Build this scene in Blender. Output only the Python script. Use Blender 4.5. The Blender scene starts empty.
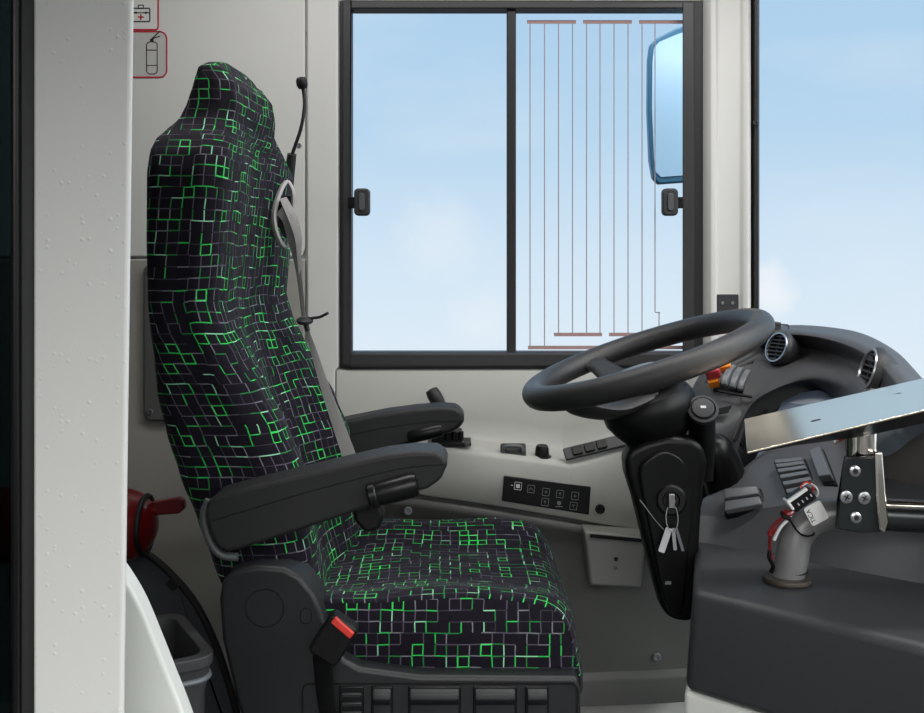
import bpy, bmesh, math, random
from mathutils import Vector, Matrix
random.seed(7)
PI = math.pi
C = bpy.context.scene.collection
ZC, HY, F = 1.05, 265.0, 1000.0      # camera height, horizon row, focal length in pixels

def P(px, py, D):
    return Vector(((px-462)/F*D, D, ZC-(py-HY)/F*D))
def X(px, D): return (px-462)/F*D
def Z(py, D): return ZC-(py-HY)/F*D

# ------------------------------------------------------------------ materials
def srgb(r, g, b):
    f = lambda c: (c/255/12.92 if c/255 <= .04045 else ((c/255+.055)/1.055)**2.4)
    return (f(r), f(g), f(b), 1)

def mat(name, col, rough=.5, metal=0, bump=0, bscale=400, spec=.5, var=0, vscale=8, coat=0, sheen=0):
    m = bpy.data.materials.new(name); m.use_nodes = True
    nt = m.node_tree; b = nt.nodes['Principled BSDF']
    b.inputs['Base Color'].default_value = col
    b.inputs['Roughness'].default_value = rough
    b.inputs['Metallic'].default_value = metal
    b.inputs['Specular IOR Level'].default_value = spec
    b.inputs['Coat Weight'].default_value = coat
    b.inputs['Sheen Weight'].default_value = sheen
    tc = nt.nodes.new('ShaderNodeTexCoord')
    if bump:
        n = nt.nodes.new('ShaderNodeTexNoise'); n.inputs['Scale'].default_value = bscale; n.inputs['Detail'].default_value = 3
        nt.links.new(tc.outputs['Object'], n.inputs['Vector'])
        bp = nt.nodes.new('ShaderNodeBump'); bp.inputs['Strength'].default_value = bump; bp.inputs['Distance'].default_value = .001
        nt.links.new(n.outputs['Fac'], bp.inputs['Height']); nt.links.new(bp.outputs['Normal'], b.inputs['Normal'])
    if var:
        n = nt.nodes.new('ShaderNodeTexNoise'); n.inputs['Scale'].default_value = vscale; n.inputs['Detail'].default_value = 5
        nt.links.new(tc.outputs['Object'], n.inputs['Vector'])
        mx = nt.nodes.new('ShaderNodeMix'); mx.data_type = 'RGBA'
        mx.inputs[6].default_value = tuple(c*(1-var) for c in col[:3])+(1,)
        mx.inputs[7].default_value = tuple(min(1, c*(1+var)) for c in col[:3])+(1,)
        nt.links.new(n.outputs['Fac'], mx.inputs[0]); nt.links.new(mx.outputs[2], b.inputs['Base Color'])
    return m

M = {}
M['wall']    = mat('wall_plastic', srgb(207,207,204), .5, bump=.15, bscale=900, var=.03)
M['panel']   = mat('moulded_grey_panel', srgb(160,160,155), .55, bump=.2, bscale=1200, var=.03)  # darkened to strengthen the falloff of light down the wall
M['lower']   = mat('lower_panel_shaded', srgb(82,83,81), .6, bump=.2, bscale=1200, var=.04)  # grey plastic, darker still to carry the shade low on the wall
M['wall_shaded'] = mat('wall_plastic_shaded', srgb(152,150,144), .55, bump=.15, bscale=900, var=.03)  # wall plastic darkened, downward shading put into the colour
M['pocket']  = mat('pocket_plastic', srgb(112,113,109), .5, bump=.15, bscale=900)  # darkened to sit with the shaded lower panel around it
M['cabinet'] = mat('cabinet_grain', srgb(58,59,61), .36, bump=.5, bscale=1100, var=.05, vscale=4)
M['traysteel'] = mat('tray_steel', srgb(242,228,208), .2, metal=1)
M['deck']    = mat('deck_grain_lit', srgb(82,83,86), .42, bump=.4, bscale=1100)  # dash grain lightened, light on its upward face put into the colour
M['rocker']  = mat('rocker_plastic', srgb(102,105,109), .35)
M['white']   = mat('white_paint', srgb(226,226,222), .35)
M['ceiling'] = mat('ceiling_plastic', srgb(225,225,222), .6)
M['floor']   = mat('floor_vinyl', srgb(52,54,58), .6, bump=.3, bscale=600, var=.2, vscale=60)
M['black']   = mat('black_rubber', srgb(24,23,25), .55, bump=.2, bscale=700)
M['frame']   = mat('window_frame_dark', srgb(50,49,51), .4, bump=.1, bscale=900)
M['frame_blk'] = mat('window_seal_black', srgb(30,29,33), .5)
M['dash']    = mat('dashboard_grain', srgb(64,64,66), .5, bump=.5, bscale=1100, var=.05, vscale=4)
M['dash_dk'] = mat('dashboard_dark_grain', srgb(44,44,47), .5, bump=.4, bscale=1100)
M['dash_br'] = mat('dashboard_warm_grain_lit', srgb(112,108,105), .42, bump=.4, bscale=1300)  # lightened, so the light on the rounded end is in the colour
M['arm']     = mat('armrest_plastic', srgb(35,35,36), .5, spec=.35, bump=.35, bscale=1100)
M['base']    = mat('seat_base_plastic', srgb(27,29,31), .48, bump=.25, bscale=1000)
M['wheel']   = mat('steering_rim_leather', srgb(42,41,42), .38, bump=.45, bscale=1500)
M['blk_gl']  = mat('gloss_black_plastic', srgb(10,10,11), .34, spec=.35)
M['blk']     = mat('satin_black_plastic', srgb(11,11,12), .42, spec=.3)
M['grey']    = mat('mid_grey_plastic', srgb(112,116,120), .4)
M['dgrey']   = mat('dark_grey_plastic', srgb(78,81,84), .42, bump=.15, bscale=900)
M['belt']    = mat('belt_webbing', srgb(150,147,147), .65, bump=.6, bscale=1600)
M['buckle']  = mat('belt_guide_plastic', srgb(172,168,168), .45)
M['red']     = mat('red_plastic', srgb(215,60,48), .35)
M['redpaint']= mat('red_enamel', srgb(122,18,20), .3, coat=.3)
M['reddk']   = mat('red_lens', srgb(176,50,62), .3)
M['orange']  = mat('orange_lens', srgb(232,130,22), .3)
M['chrome']  = mat('polished_steel', srgb(232,226,218), .12, metal=1)
M['steel']   = mat('brushed_steel', srgb(196,196,198), .3, metal=1, var=.06, vscale=90)
M['pipe']    = mat('satin_grey_pipe', srgb(142,141,142), .38, metal=.35, var=.08, vscale=30)
M['brkt']    = mat('dark_coated_bracket', srgb(56,60,62), .25, metal=.5)
M['rust']    = mat('worn_brown_flange', srgb(92,84,78), .5, metal=.6, var=.35, vscale=60)
M['white_pl']= mat('white_plastic', srgb(232,232,230), .4)
M['ink']     = mat('black_ink', srgb(28,28,30), .6)
M['icon']    = mat('pale_icon_print', srgb(205,205,208), .5)
M['icon_dim']= mat('dim_icon_print', srgb(120,120,124), .5)
M['signred'] = mat('sign_red', srgb(178,30,46), .5)
M['sign']    = mat('sign_film_white', srgb(214,214,212), .45)
M['signgrey']= mat('sign_film_grey', srgb(186,186,182), .45)
M['heat']    = mat('heating_line_print', srgb(150,140,148), .6)
M['heatbar'] = mat('heating_bar_print', srgb(162,132,130), .6)
M['mirrorhs']= mat('mirror_housing_blue_grey', srgb(52,104,136), .4)
M['mirror']  = mat('mirror_glass_sky_paint', srgb(168,205,232), .2)  # sky reflection put into the base colour, pale blue and not metallic
M['display'] = mat('display_glass', srgb(120,134,156), .18, spec=.7)
M['carpet']  = mat('dark_carpet_cover', srgb(74,78,83), .9, bump=.8, bscale=900, var=.12, vscale=150)
M['greenish']= mat('off_white_cover', srgb(214,216,211), .4)

# textured white powder coat with sparse paint nubs
def powder():
    m = mat('white_powder_coat', srgb(228,228,225), .42)
    nt = m.node_tree; b = nt.nodes['Principled BSDF']
    tc = nt.nodes.new('ShaderNodeTexCoord')
    v = nt.nodes.new('ShaderNodeTexVoronoi'); v.inputs['Scale'].default_value = 150
    nt.links.new(tc.outputs['Object'], v.inputs['Vector'])
    r = nt.nodes.new('ShaderNodeMapRange'); r.inputs[1].default_value = .02; r.inputs[2].default_value = .34
    r.inputs[3].default_value = 1; r.inputs[4].default_value = 0
    nt.links.new(v.outputs['Distance'], r.inputs[0])
    sx = nt.nodes.new('ShaderNodeSeparateColor'); nt.links.new(v.outputs['Color'], sx.inputs[0])
    g = nt.nodes.new('ShaderNodeMath'); g.operation = 'GREATER_THAN'; g.inputs[1].default_value = .82
    nt.links.new(sx.outputs[0], g.inputs[0])
    mu = nt.nodes.new('ShaderNodeMath'); mu.operation = 'MULTIPLY'
    nt.links.new(r.outputs[0], mu.inputs[0]); nt.links.new(g.outputs[0], mu.inputs[1])
    n = nt.nodes.new('ShaderNodeTexNoise'); n.inputs['Scale'].default_value = 60
    nt.links.new(tc.outputs['Object'], n.inputs['Vector'])
    a = nt.nodes.new('ShaderNodeMath'); a.operation = 'MULTIPLY_ADD'; a.inputs[1].default_value = .25
    nt.links.new(n.outputs['Fac'], a.inputs[0]); nt.links.new(mu.outputs[0], a.inputs[2])
    bp = nt.nodes.new('ShaderNodeBump'); bp.inputs['Strength'].default_value = .45; bp.inputs['Distance'].default_value = .001
    nt.links.new(a.outputs[0], bp.inputs['Height']); nt.links.new(bp.outputs['Normal'], b.inputs['Normal'])
    return m
M['powder'] = powder()

def glass(name, tint=(.97,.985,1,1), refl=.05):
    m = bpy.data.materials.new(name); m.use_nodes = True; nt = m.node_tree
    nt.nodes.remove(nt.nodes['Principled BSDF']); out = nt.nodes['Material Output']
    t = nt.nodes.new('ShaderNodeBsdfTransparent'); t.inputs[0].default_value = tint
    g = nt.nodes.new('ShaderNodeBsdfGlossy'); g.inputs['Roughness'].default_value = .02
    fr = nt.nodes.new('ShaderNodeFresnel'); fr.inputs[0].default_value = 1.1
    mx = nt.nodes.new('ShaderNodeMixShader')
    nt.links.new(fr.outputs[0], mx.inputs[0]); nt.links.new(t.outputs[0], mx.inputs[1]); nt.links.new(g.outputs[0], mx.inputs[2])
    nt.links.new(mx.outputs[0], out.inputs[0])
    return m
M['glass'] = glass('window_glass'); M['tint'] = glass('tinted_door_glass', (.18,.24,.25,1))

# woven seat fabric: dark plum squares outlined in grey, pale mint and bright green
def fabric():
    m = bpy.data.materials.new('seat_fabric_green_squares'); m.use_nodes = True; nt = m.node_tree
    b = nt.nodes['Principled BSDF']; L = nt.links.new
    def math_(op, a, b_=None, c=None):
        n = nt.nodes.new('ShaderNodeMath'); n.operation = op
        for i, v in enumerate((a, b_, c)):
            if v is None: continue
            if isinstance(v, (int, float)): n.inputs[i].default_value = v
            else: L(v, n.inputs[i])
        return n.outputs[0]
    uv = nt.nodes.new('ShaderNodeUVMap'); uv.uv_map = 'UVMap'
    nz = nt.nodes.new('ShaderNodeTexNoise'); nz.inputs['Scale'].default_value = 22; nz.inputs['Detail'].default_value = 1
    L(uv.outputs[0], nz.inputs['Vector'])
    sp0 = nt.nodes.new('ShaderNodeSeparateColor'); L(nz.outputs['Color'], sp0.inputs[0])
    sp = nt.nodes.new('ShaderNodeSeparateXYZ'); L(uv.outputs[0], sp.inputs[0])
    CELL = .0178
    u = math_('ADD', math_('DIVIDE', sp.outputs[0], CELL), math_('MULTIPLY', sp0.outputs[0], .22))
    v = math_('ADD', math_('DIVIDE', sp.outputs[1], CELL), math_('MULTIPLY', sp0.outputs[1], .22))
    # each band of rows slides a little so that squares do not line up everywhere
    def wn(a, b_, seed):
        c = nt.nodes.new('ShaderNodeCombineXYZ'); L(a, c.inputs[0]); L(b_, c.inputs[1]); c.inputs[2].default_value = seed
        w = nt.nodes.new('ShaderNodeTexWhiteNoise'); w.noise_dimensions = '3D'; L(c.outputs[0], w.inputs['Vector'])
        return w.outputs['Value']
    zero = math_('MULTIPLY', u, 0)
    band = math_('FLOOR', math_('DIVIDE', v, 3))
    u = math_('ADD', u, math_('MULTIPLY', wn(zero, band, 3.1), .5))
    fu, fv = math_('FLOOR', u), math_('FLOOR', v)
    ru, rv = math_('ROUND', u), math_('ROUND', v)
    du, dv = math_('ABSOLUTE', math_('SUBTRACT', u, ru)), math_('ABSOLUTE', math_('SUBTRACT', v, rv))
    lu, lv = math_('LESS_THAN', du, .052), math_('LESS_THAN', dv, .052)
    eu, ev = wn(ru, fv, 1.3), wn(fu, rv, 8.7)
    def ramp(val):
        r = nt.nodes.new('ShaderNodeValToRGB'); r.color_ramp.interpolation = 'CONSTANT'
        e = r.color_ramp.elements
        e[0].position = 0; e[0].color = (.006,.005,.009,1)
        e[1].position = .20; e[1].color = (.085,.07,.10,1)
        for p, c in ((.42,(.035,.03,.045,1)), (.58,(.17,.17,.20,1)), (.70,(.02,.20,.05,1)), (.83,(.03,.52,.09,1)), (.93,(.28,.62,.40,1))):
            q = e.new(p); q.color = c
        L(val, r.inputs[0]); return r.outputs[0]
    def mixc(f, a, c):
        x = nt.nodes.new('ShaderNodeMix'); x.data_type = 'RGBA'
        L(f, x.inputs[0])
        if isinstance(a, tuple): x.inputs[6].default_value = a
        else: L(a, x.inputs[6])
        if isinstance(c, tuple): x.inputs[7].default_value = c
        else: L(c, x.inputs[7])
        return x.outputs[2]
    col = mixc(lu, (.0075,.006,.011,1), ramp(eu))
    col = mixc(lv, col, ramp(ev))
    # every now and then a whole square lights up green
    cell = wn(fu, fv, 5.5)
    inner = math_('MAXIMUM', math_('LESS_THAN', du, .085), math_('LESS_THAN', dv, .085))
    ring = math_('MULTIPLY', inner, math_('GREATER_THAN', cell, .94))
    col = mixc(ring, col, (.035,.66,.10,1))
    L(col, b.inputs['Base Color'])
    b.inputs['Roughness'].default_value = .85; b.inputs['Specular IOR Level'].default_value = .15
    b.inputs['Sheen Weight'].default_value = .06; b.inputs['Sheen Roughness'].default_value = .35
    b.inputs['Sheen Tint'].default_value = (.85,.82,.95,1)
    tc = nt.nodes.new('ShaderNodeTexCoord')
    n2 = nt.nodes.new('ShaderNodeTexNoise'); n2.inputs['Scale'].default_value = 14; n2.inputs['Detail'].default_value = 2; L(tc.outputs['Object'], n2.inputs['Vector'])
    n3 = nt.nodes.new('ShaderNodeTexNoise'); n3.inputs['Scale'].default_value = 1500; L(tc.outputs['Object'], n3.inputs['Vector'])
    bh = math_('ADD', math_('MULTIPLY', n2.outputs['Fac'], 6), math_('MULTIPLY', n3.outputs['Fac'], .35))
    bp = nt.nodes.new('ShaderNodeBump'); bp.inputs['Strength'].default_value = .6; bp.inputs['Distance'].default_value = .002
    L(bh, bp.inputs['Height']); L(bp.outputs['Normal'], b.inputs['Normal'])
    return m
M['fabric'] = fabric()

# ------------------------------------------------------------------ mesh helpers
def finish(bm, name, m, parent=None, bevel=0, seg=3, sub=0, ang=35, smooth=True):
    bmesh.ops.remove_doubles(bm, verts=bm.verts, dist=1e-5)
    bmesh.ops.recalc_face_normals(bm, faces=bm.faces)
    me = bpy.data.meshes.new(name); bm.to_mesh(me); bm.free()
    if smooth:
        for p in me.polygons: p.use_smooth = True
        me.set_sharp_from_angle(angle=math.radians(ang))
    me.materials.append(m)
    o = bpy.data.objects.new(name, me); C.objects.link(o)
    if bevel:
        b = o.modifiers.new('bevel', 'BEVEL'); b.width = bevel; b.segments = seg; b.limit_method = 'ANGLE'; b.angle_limit = math.radians(30)
        b.harden_normals = False
        if smooth: me.set_sharp_from_angle(angle=math.radians(75))
    if sub:
        s = o.modifiers.new('sub', 'SUBSURF'); s.levels = sub; s.render_levels = sub
    if parent: attach(o, parent)
    return o
def attach(o, parent):
    o.parent = parent
    mw = Matrix.Identity(4); q = parent; chain = []
    while q: chain.append(q); q = q.parent
    for q in reversed(chain): mw = mw @ q.matrix_local_safe if False else mw @ (q.matrix_parent_inverse @ q.matrix_basis)
    o.matrix_parent_inverse = mw.inverted()

def thing(name, label, cat, loc, group=None, kind=None):
    o = bpy.data.objects.new(name, None); C.objects.link(o); o.location = loc
    o.empty_display_size = .05
    if label: o['label'] = label
    if cat: o['category'] = cat
    if group: o['group'] = group
    if kind: o['kind'] = kind
    return o
def tag(o, label, cat, group=None):
    o['label'] = label; o['category'] = cat
    if group: o['group'] = group
    return o
def struct(o, label=None):
    o['kind'] = 'structure'
    if label: o['label'] = label
    return o

def add_box(bm, c, s, R=None):
    mtx = Matrix.Translation(Vector(c)) @ (R.to_4x4() if R else Matrix.Identity(4)) @ Matrix.Diagonal((s[0], s[1], s[2], 1))
    bmesh.ops.create_cube(bm, size=1, matrix=mtx)
def box2(bm, x0, x1, y0, y1, z0, z1):
    add_box(bm, ((x0+x1)/2, (y0+y1)/2, (z0+z1)/2), (abs(x1-x0), abs(y1-y0), abs(z1-z0)))
def frame_from(d, up=Vector((0,0,1))):
    d = Vector(d).normalized()
    if abs(d.dot(up)) > .98: up = Vector((0,1,0))
    a = up.cross(d).normalized(); b = d.cross(a).normalized()
    return a, b, d            # columns x,y,z
def rot_to(d, up=Vector((0,0,1))):
    a, b, d = frame_from(d, up)
    return Matrix((a, b, d)).transposed()
def add_cyl(bm, p0, p1, r0, r1=None, n=32, caps=True):
    p0, p1 = Vector(p0), Vector(p1); r1 = r0 if r1 is None else r1
    a, b, d = frame_from(p1-p0)
    A = [bm.verts.new(p0+(a*math.cos(2*PI*i/n)+b*math.sin(2*PI*i/n))*r0) for i in range(n)]
    B = [bm.verts.new(p1+(a*math.cos(2*PI*i/n)+b*math.sin(2*PI*i/n))*r1) for i in range(n)]
    for i in range(n): bm.faces.new((A[i], A[(i+1)%n], B[(i+1)%n], B[i]))
    if caps: bm.faces.new(A[::-1]); bm.faces.new(B)
def add_lathe(bm, o, d, prof, n=48, sx=1, sy=1, up=Vector((0,0,1))):
    """prof: list of (radius, height along d)"""
    a, b, d = frame_from(d, up); o = Vector(o); rings = []
    for r, h in prof:
        if r < 1e-6: rings.append([bm.verts.new(o+d*h)])
        else: rings.append([bm.verts.new(o+d*h+a*math.cos(2*PI*i/n)*r*sx+b*math.sin(2*PI*i/n)*r*sy) for i in range(n)])
    for k in range(len(rings)-1):
        A, B = rings[k], rings[k+1]
        for i in range(n):
            j = (i+1) % n
            if len(A) == 1 and len(B) == 1: continue
            if len(A) == 1: bm.faces.new((A[0], B[j], B[i]))
            elif len(B) == 1: bm.faces.new((A[i], A[j], B[0]))
            else: bm.faces.new((A[i], A[j], B[j], B[i]))
def catmull(pts, k=8, closed=False):
    pts = [Vector(p) for p in pts]; n = len(pts); out = []
    rng = range(n) if closed else range(n-1)
    for i in rng:
        if closed: p0, p1, p2, p3 = pts[i-1], pts[i], pts[(i+1)%n], pts[(i+2)%n]
        else: p0, p1, p2, p3 = pts[max(i-1,0)], pts[i], pts[i+1], pts[min(i+2,n-1)]
        for s in range(k):
            t = s/k
            out.append(.5*((2*p1)+(p2-p0)*t+(2*p0-5*p1+4*p2-p3)*t*t+(3*p1-p0-3*p2+p3)*t**3))
    if not closed: out.append(pts[-1])
    return out
def add_tube(bm, pts, r, n=12, closed=False, flat=None, nrm=None):
    """sweep; flat=(w,t) makes a rounded strap whose wide side lies across nrm"""
    pts = [Vector(p) for p in pts]; N = len(pts); rings = []; prev = None
    for i, p in enumerate(pts):
        if closed: t = (pts[(i+1)%N]-pts[i-1]).normalized()
        else: t = (pts[min(i+1,N-1)]-pts[max(i-1,0)]).normalized()
        if prev is None:
            a, b, _ = frame_from(t) if nrm is None else frame_from(t, Vector(nrm))
        else:
            a = (prev-t*prev.dot(t)).normalized(); b = t.cross(a)
        prev = a
        rr = r[i] if isinstance(r, (list, tuple)) else r
        if flat: ring = [bm.verts.new(p+a*math.cos(2*PI*k/n)*flat[0]+b*math.copysign(abs(math.sin(2*PI*k/n))**.5, math.sin(2*PI*k/n))*flat[1]) for k in range(n)]
        else: ring = [bm.verts.new(p+(a*math.cos(2*PI*k/n)+b*math.sin(2*PI*k/n))*rr) for k in range(n)]
        rings.append(ring)
    for i in range(N if closed else N-1):
        A, B = rings[i], rings[(i+1)%N]
        for k in range(n): bm.faces.new((A[k], A[(k+1)%n], B[(k+1)%n], B[k]))
    if not closed: bm.faces.new(rings[0][::-1]); bm.faces.new(rings[-1])
def add_prism(bm, pts, off):
    """pts: planar polygon (3D points); off: extrusion vector"""
    A = [bm.verts.new(Vector(p)) for p in pts]; B = [bm.verts.new(Vector(p)+Vector(off)) for p in pts]
    n = len(A); bm.faces.new(A[::-1]); bm.faces.new(B)
    for i in range(n): bm.faces.new((A[i], A[(i+1)%n], B[(i+1)%n], B[i]))
def pprism(bm, px, D0, D1, Dr=None, smooth=0):
    """outline traced at distance Dr, given real thickness from D0 to D1 along the view axis"""
    Dr = D0 if Dr is None else Dr
    pts = [P(x, y, Dr) for x, y in px]
    if smooth: pts = catmull(pts, smooth, True)
    pts = [Vector((p.x, D0, p.z)) for p in pts]
    add_prism(bm, pts, (0, D1-D0, 0))
def add_grid(bm, rows, thick=None):
    V = [[bm.verts.new(Vector(p)) for p in r] for r in rows]
    for i in range(len(V)-1):
        for j in range(len(V[0])-1):
            bm.faces.new((V[i][j], V[i][j+1], V[i+1][j+1], V[i+1][j]))
    return V
def rrect(w, h, r, n=5):
    out = []
    for cx, cy, a0 in ((w/2-r, h/2-r, 0), (-w/2+r, h/2-r, PI/2), (-w/2+r, -h/2+r, PI), (w/2-r, -h/2+r, 1.5*PI)):
        for k in range(n+1):
            a = a0+PI/2*k/n; out.append((cx+r*math.cos(a), cy+r*math.sin(a)))
    return out
def plate(bm, o, ex, ey, pts2, t):
    """2D outline in axes ex,ey at o, extruded by t along ex x ey"""
    ex, ey = Vector(ex).normalized(), Vector(ey).normalized(); nz = ex.cross(ey)
    add_prism(bm, [Vector(o)+ex*a+ey*b for a, b in pts2], nz*t)
def ring_plate(bm, o, ex, ey, w, h, r, lw, t, n=5):
    ex, ey = Vector(ex).normalized(), Vector(ey).normalized(); nz = ex.cross(ey)
    a = rrect(w, h, r, n); b = rrect(w-2*lw, h-2*lw, max(r-lw, 1e-4), n); N = len(a)
    f = lambda p, k: bm.verts.new(Vector(o)+ex*p[0]+ey*p[1]+nz*k)
    A, B, A2, B2 = [f(p,0) for p in a], [f(p,0) for p in b], [f(p,t) for p in a], [f(p,t) for p in b]
    for i in range(N):
        j = (i+1)%N
        bm.faces.new((A[i],A[j],B[j],B[i])); bm.faces.new((A2[i],A2[j],B2[j],B2[i]))
        bm.faces.new((A[i],A[j],A2[j],A2[i])); bm.faces.new((B[i],B[j],B2[j],B2[i]))
def screw(parent, p, r, m='grey', d=(0,-1,0), name='screw'):
    bm = bmesh.new()
    add_lathe(bm, p, d, [(r, 0), (r, .0015), (r*.85, .003), (r*.45, .003), (r*.4, .0012), (0, .0012)], 24)
    return finish(bm, name, M[m], parent, ang=30)

UX, UZ, NY = Vector((1,0,0)), Vector((0,0,1)), Vector((0,-1,0))

# ------------------------------------------------------------------ room shell
W = 2.30                      # inner face of the side wall
CEIL = ZC+.95
YN0 = -.51
x340, x702 = X(340,W), X(702,W); zt, zb = Z(1,W), Z(368,W)
bm = bmesh.new()
box2(bm, -2.4, x340, W, W+.06, 0, CEIL)                       # left of the window
box2(bm, x340, x702, W, W+.06, 0, zb)
box2(bm, x340, x702, W, W+.06, zt, CEIL)
box2(bm, x702, X(716,W), W, W+.06, 0, CEIL)
struct(finish(bm, 'wall_left', M['wall'], smooth=False))
bm = bmesh.new(); box2(bm, -2.46, -2.4, YN0, W+.06, 0, CEIL)
struct(finish(bm, 'wall_rear', M['wall'], smooth=False))
bm = bmesh.new(); box2(bm, -2.46, 1.5, YN0, W+.06, -.06, 0)
struct(finish(bm, 'floor', M['floor'], smooth=False))
bm = bmesh.new(); box2(bm, -2.46, 1.5, YN0, W+.06, CEIL, CEIL+.06)
struct(finish(bm, 'ceiling', M['ceiling'], smooth=False))
bm = bmesh.new()
YN = -.45
box2(bm, -2.4, -.62, YN-.06, YN, 0, CEIL); box2(bm, .80, 1.48, YN-.06, YN, 0, CEIL); box2(bm, -.62, .80, YN-.06, YN, CEIL-.12, CEIL)
struct(finish(bm, 'wall_right', M['wall'], smooth=False), 'near side wall with the open entrance')
# sill under the windscreen
bm = bmesh.new()
sc = [(X(756,W),W+.04),(1.15,2.26),(1.36,2.02),(1.46,1.5),(1.48,.6),(1.48,YN0)]
for a, b in zip(sc, sc[1:]):
    a3, b3 = Vector((a[0],a[1],0)), Vector((b[0],b[1],0)); d = (b3-a3).normalized(); nn = Vector((d.y,-d.x,0))*.03
    add_prism(bm, [a3, b3, b3-nn, a3-nn], (0,0,.62))
struct(finish(bm, 'wall_front', M['panel'], smooth=False))

# moulded trim skins on the side wall, separated by real gaps
def skin(name, pts, t=.012, D=W, m='wall', bev=.004, screws=()):
    bm = bmesh.new()
    add_prism(bm, [Vector((X(x,D), D-t, Z(y,D))) for x, y in pts], (0,t,0))
    o = struct(finish(bm, name, M[m], None, bevel=bev))
    for sx, sy in screws: screw(o, Vector((X(sx,D), D-t, Z(sy,D))), .0055)
    return o
skin('trim_1', [(-500,-140),(306,-140),(306,248),(303,256),(296,257),(-500,257)], screws=[(300,145),(150,18)] if False else [(300,146)])
skin('trim_2', [(-500,259),(306,259),(306,700),(-500,700)], m='wall_shaded')
skin('trim_3', [(308,-140),(339,-140),(339,367),(336,369),(336,700),(308,700)], t=.016, m='wall')
# raised access cover behind the seat
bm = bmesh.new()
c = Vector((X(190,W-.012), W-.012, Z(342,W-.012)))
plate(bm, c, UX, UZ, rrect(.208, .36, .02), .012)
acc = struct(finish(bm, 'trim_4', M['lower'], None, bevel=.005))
for sx, sy in ((150,272),(150,412)): screw(acc, Vector((X(sx,W-.024), W-.024, Z(sy,W-.024))), .007, 'dgrey')

# ------------------------------------------------------------------ side window (window_1)
win = thing('window_1', None, None, (X(521,W), W, zb), kind='structure')
def fr_rect(bm, x0, y0, x1, y1, wl, wt, wr, wb, Y0, Y1):
    a = (X(x0,W), Z(y0,W), X(x1,W), Z(y1,W)); b = (X(x0+wl,W), Z(y0+wt,W), X(x1-wr,W), Z(y1-wb,W))
    box2(bm, a[0], b[0], Y0, Y1, a[3], a[1]); box2(bm, b[2], a[2], Y0, Y1, a[3], a[1])
    box2(bm, b[0], b[2], Y0, Y1, b[1], a[1]); box2(bm, b[0], b[2], Y0, Y1, a[3], b[3])
bm = bmesh.new(); fr_rect(bm, 340, 1, 702, 368, 11, 8, 9, 16, W-.008, W+.045)
finish(bm, 'window_frame', M['frame_blk'], win, bevel=.002, smooth=False)
bm = bmesh.new(); fr_rect(bm, 343, 3, 693, 365, 8, 7, 11, 12, W-.014, W-.006)
finish(bm, 'window_liner', M['frame'], win, bevel=.003, smooth=False)
bm = bmesh.new(); box2(bm, X(507,W), X(516,W), W-.004, W+.03, Z(355,W), Z(8,W))
finish(bm, 'centre_mullion', M['frame_blk'], win, bevel=.003, smooth=False)
bm = bmesh.new(); box2(bm, X(350,W), X(512,W), W+.012, W+.017, Z(355,W), Z(8,W))
finish(bm, 'left_pane', M['glass'], win, smooth=False)
bm = bmesh.new(); box2(bm, X(511,W), X(686,W), W+.022, W+.027, Z(355,W), Z(8,W))
rp = finish(bm, 'right_pane', M['glass'], win, smooth=False)
# printed heating lines
G = W+.0215
bm = bmesh.new()
def vl(px, y0, y1, w=.0024): box2(bm, X(px,G)-w/2, X(px,G)+w/2, G-.0004, G, Z(y1,G), Z(y0,G))
for i, px in enumerate((530,544.5,558.5,572.5,586.5,600,614,628)): vl(px, 22, 348 if i < 2 else 334)
vl(642, 22, 334); vl(655, 22, 312); vl(659, 312, 346)
box2(bm, X(655,G), X(660,G), G-.0004, G, Z(313,G), Z(312,G))
finish(bm, 'heating_lines', M['heat'], rp, smooth=False)
bm = bmesh.new()
for x0, x1, y in ((527,576,22),(583,632,22),(639,684,22),(528,602,347.5),(640,684,347.5),(554,602,334.5),(609,645,334.5)):
    box2(bm, X(x0,G), X(x1,G), G-.0006, G, Z(y+1.8,G), Z(y-1.8,G))
finish(bm, 'heating_bars', M['heatbar'], rp, smooth=False)
def latch(px, s):
    bm = bmesh.new(); c = Vector((X(px,W-.012), W-.016, Z(203,W)))
    plate(bm, c+Vector((0,-.004,0)), UX, UZ, rrect(.036, .062, .01), .02)
    l = finish(bm, 'window_latch', M['dash_dk'], win, bevel=.004)
    bm = bmesh.new(); plate(bm, c+Vector((0,-.0245,0)), UX, UZ, rrect(.013, .04, .006), .003)
    finish(bm, 'finger_grip', M['dgrey'], l, bevel=.002)
    bm = bmesh.new(); box2(bm, c.x, c.x+s*.034, c.y-.002, c.y+.012, c.z-.013, c.z+.013)
    finish(bm, 'latch_bolt', M['blk'], l, bevel=.002)
latch(363, -1); latch(668, 1)

# ------------------------------------------------------------------ A-pillar and windscreen
def ext_plan(bm, pts, z0, z1): add_prism(bm, [Vector((x, y, z0)) for x, y in pts], (0,0,z1-z0))
bm = bmesh.new()
pl = [(702,W-.002),(706,W-.02),(711,W-.034),(716,W-.034),(718,W-.026),(740,W-.028),(743,W-.036),(748,W-.04),(751,W-.03),(752,W+.06)]
pp = [(X(a,b if b < W else W), b) for a, b in pl] + [(X(702,W), W+.06)]
ext_plan(bm, pp, .2, CEIL)
struct(finish(bm, 'trim_5', M['wall'], None, bevel=.003))
bm = bmesh.new(); ext_plan(bm, [(X(751,W),W-.028),(X(754,W),W-.034),(X(755,W),W-.022),(X(758,W),W-.012),(X(758,W),W+.06),(X(752,W),W+.06)], .4, CEIL)
tr = struct(finish(bm, 'trim_6', M['frame'], None, bevel=.0015))
screw(tr, Vector((X(755,W-.03), W-.034, Z(123,W-.03))), .006, 'frame_blk')
ws = [(X(758,W),W+.03)]+[(1.0,2.315),(1.18,2.22),(1.33,2.0),(1.42,1.5),(1.45,.8),(1.45,YN0)]
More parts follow.
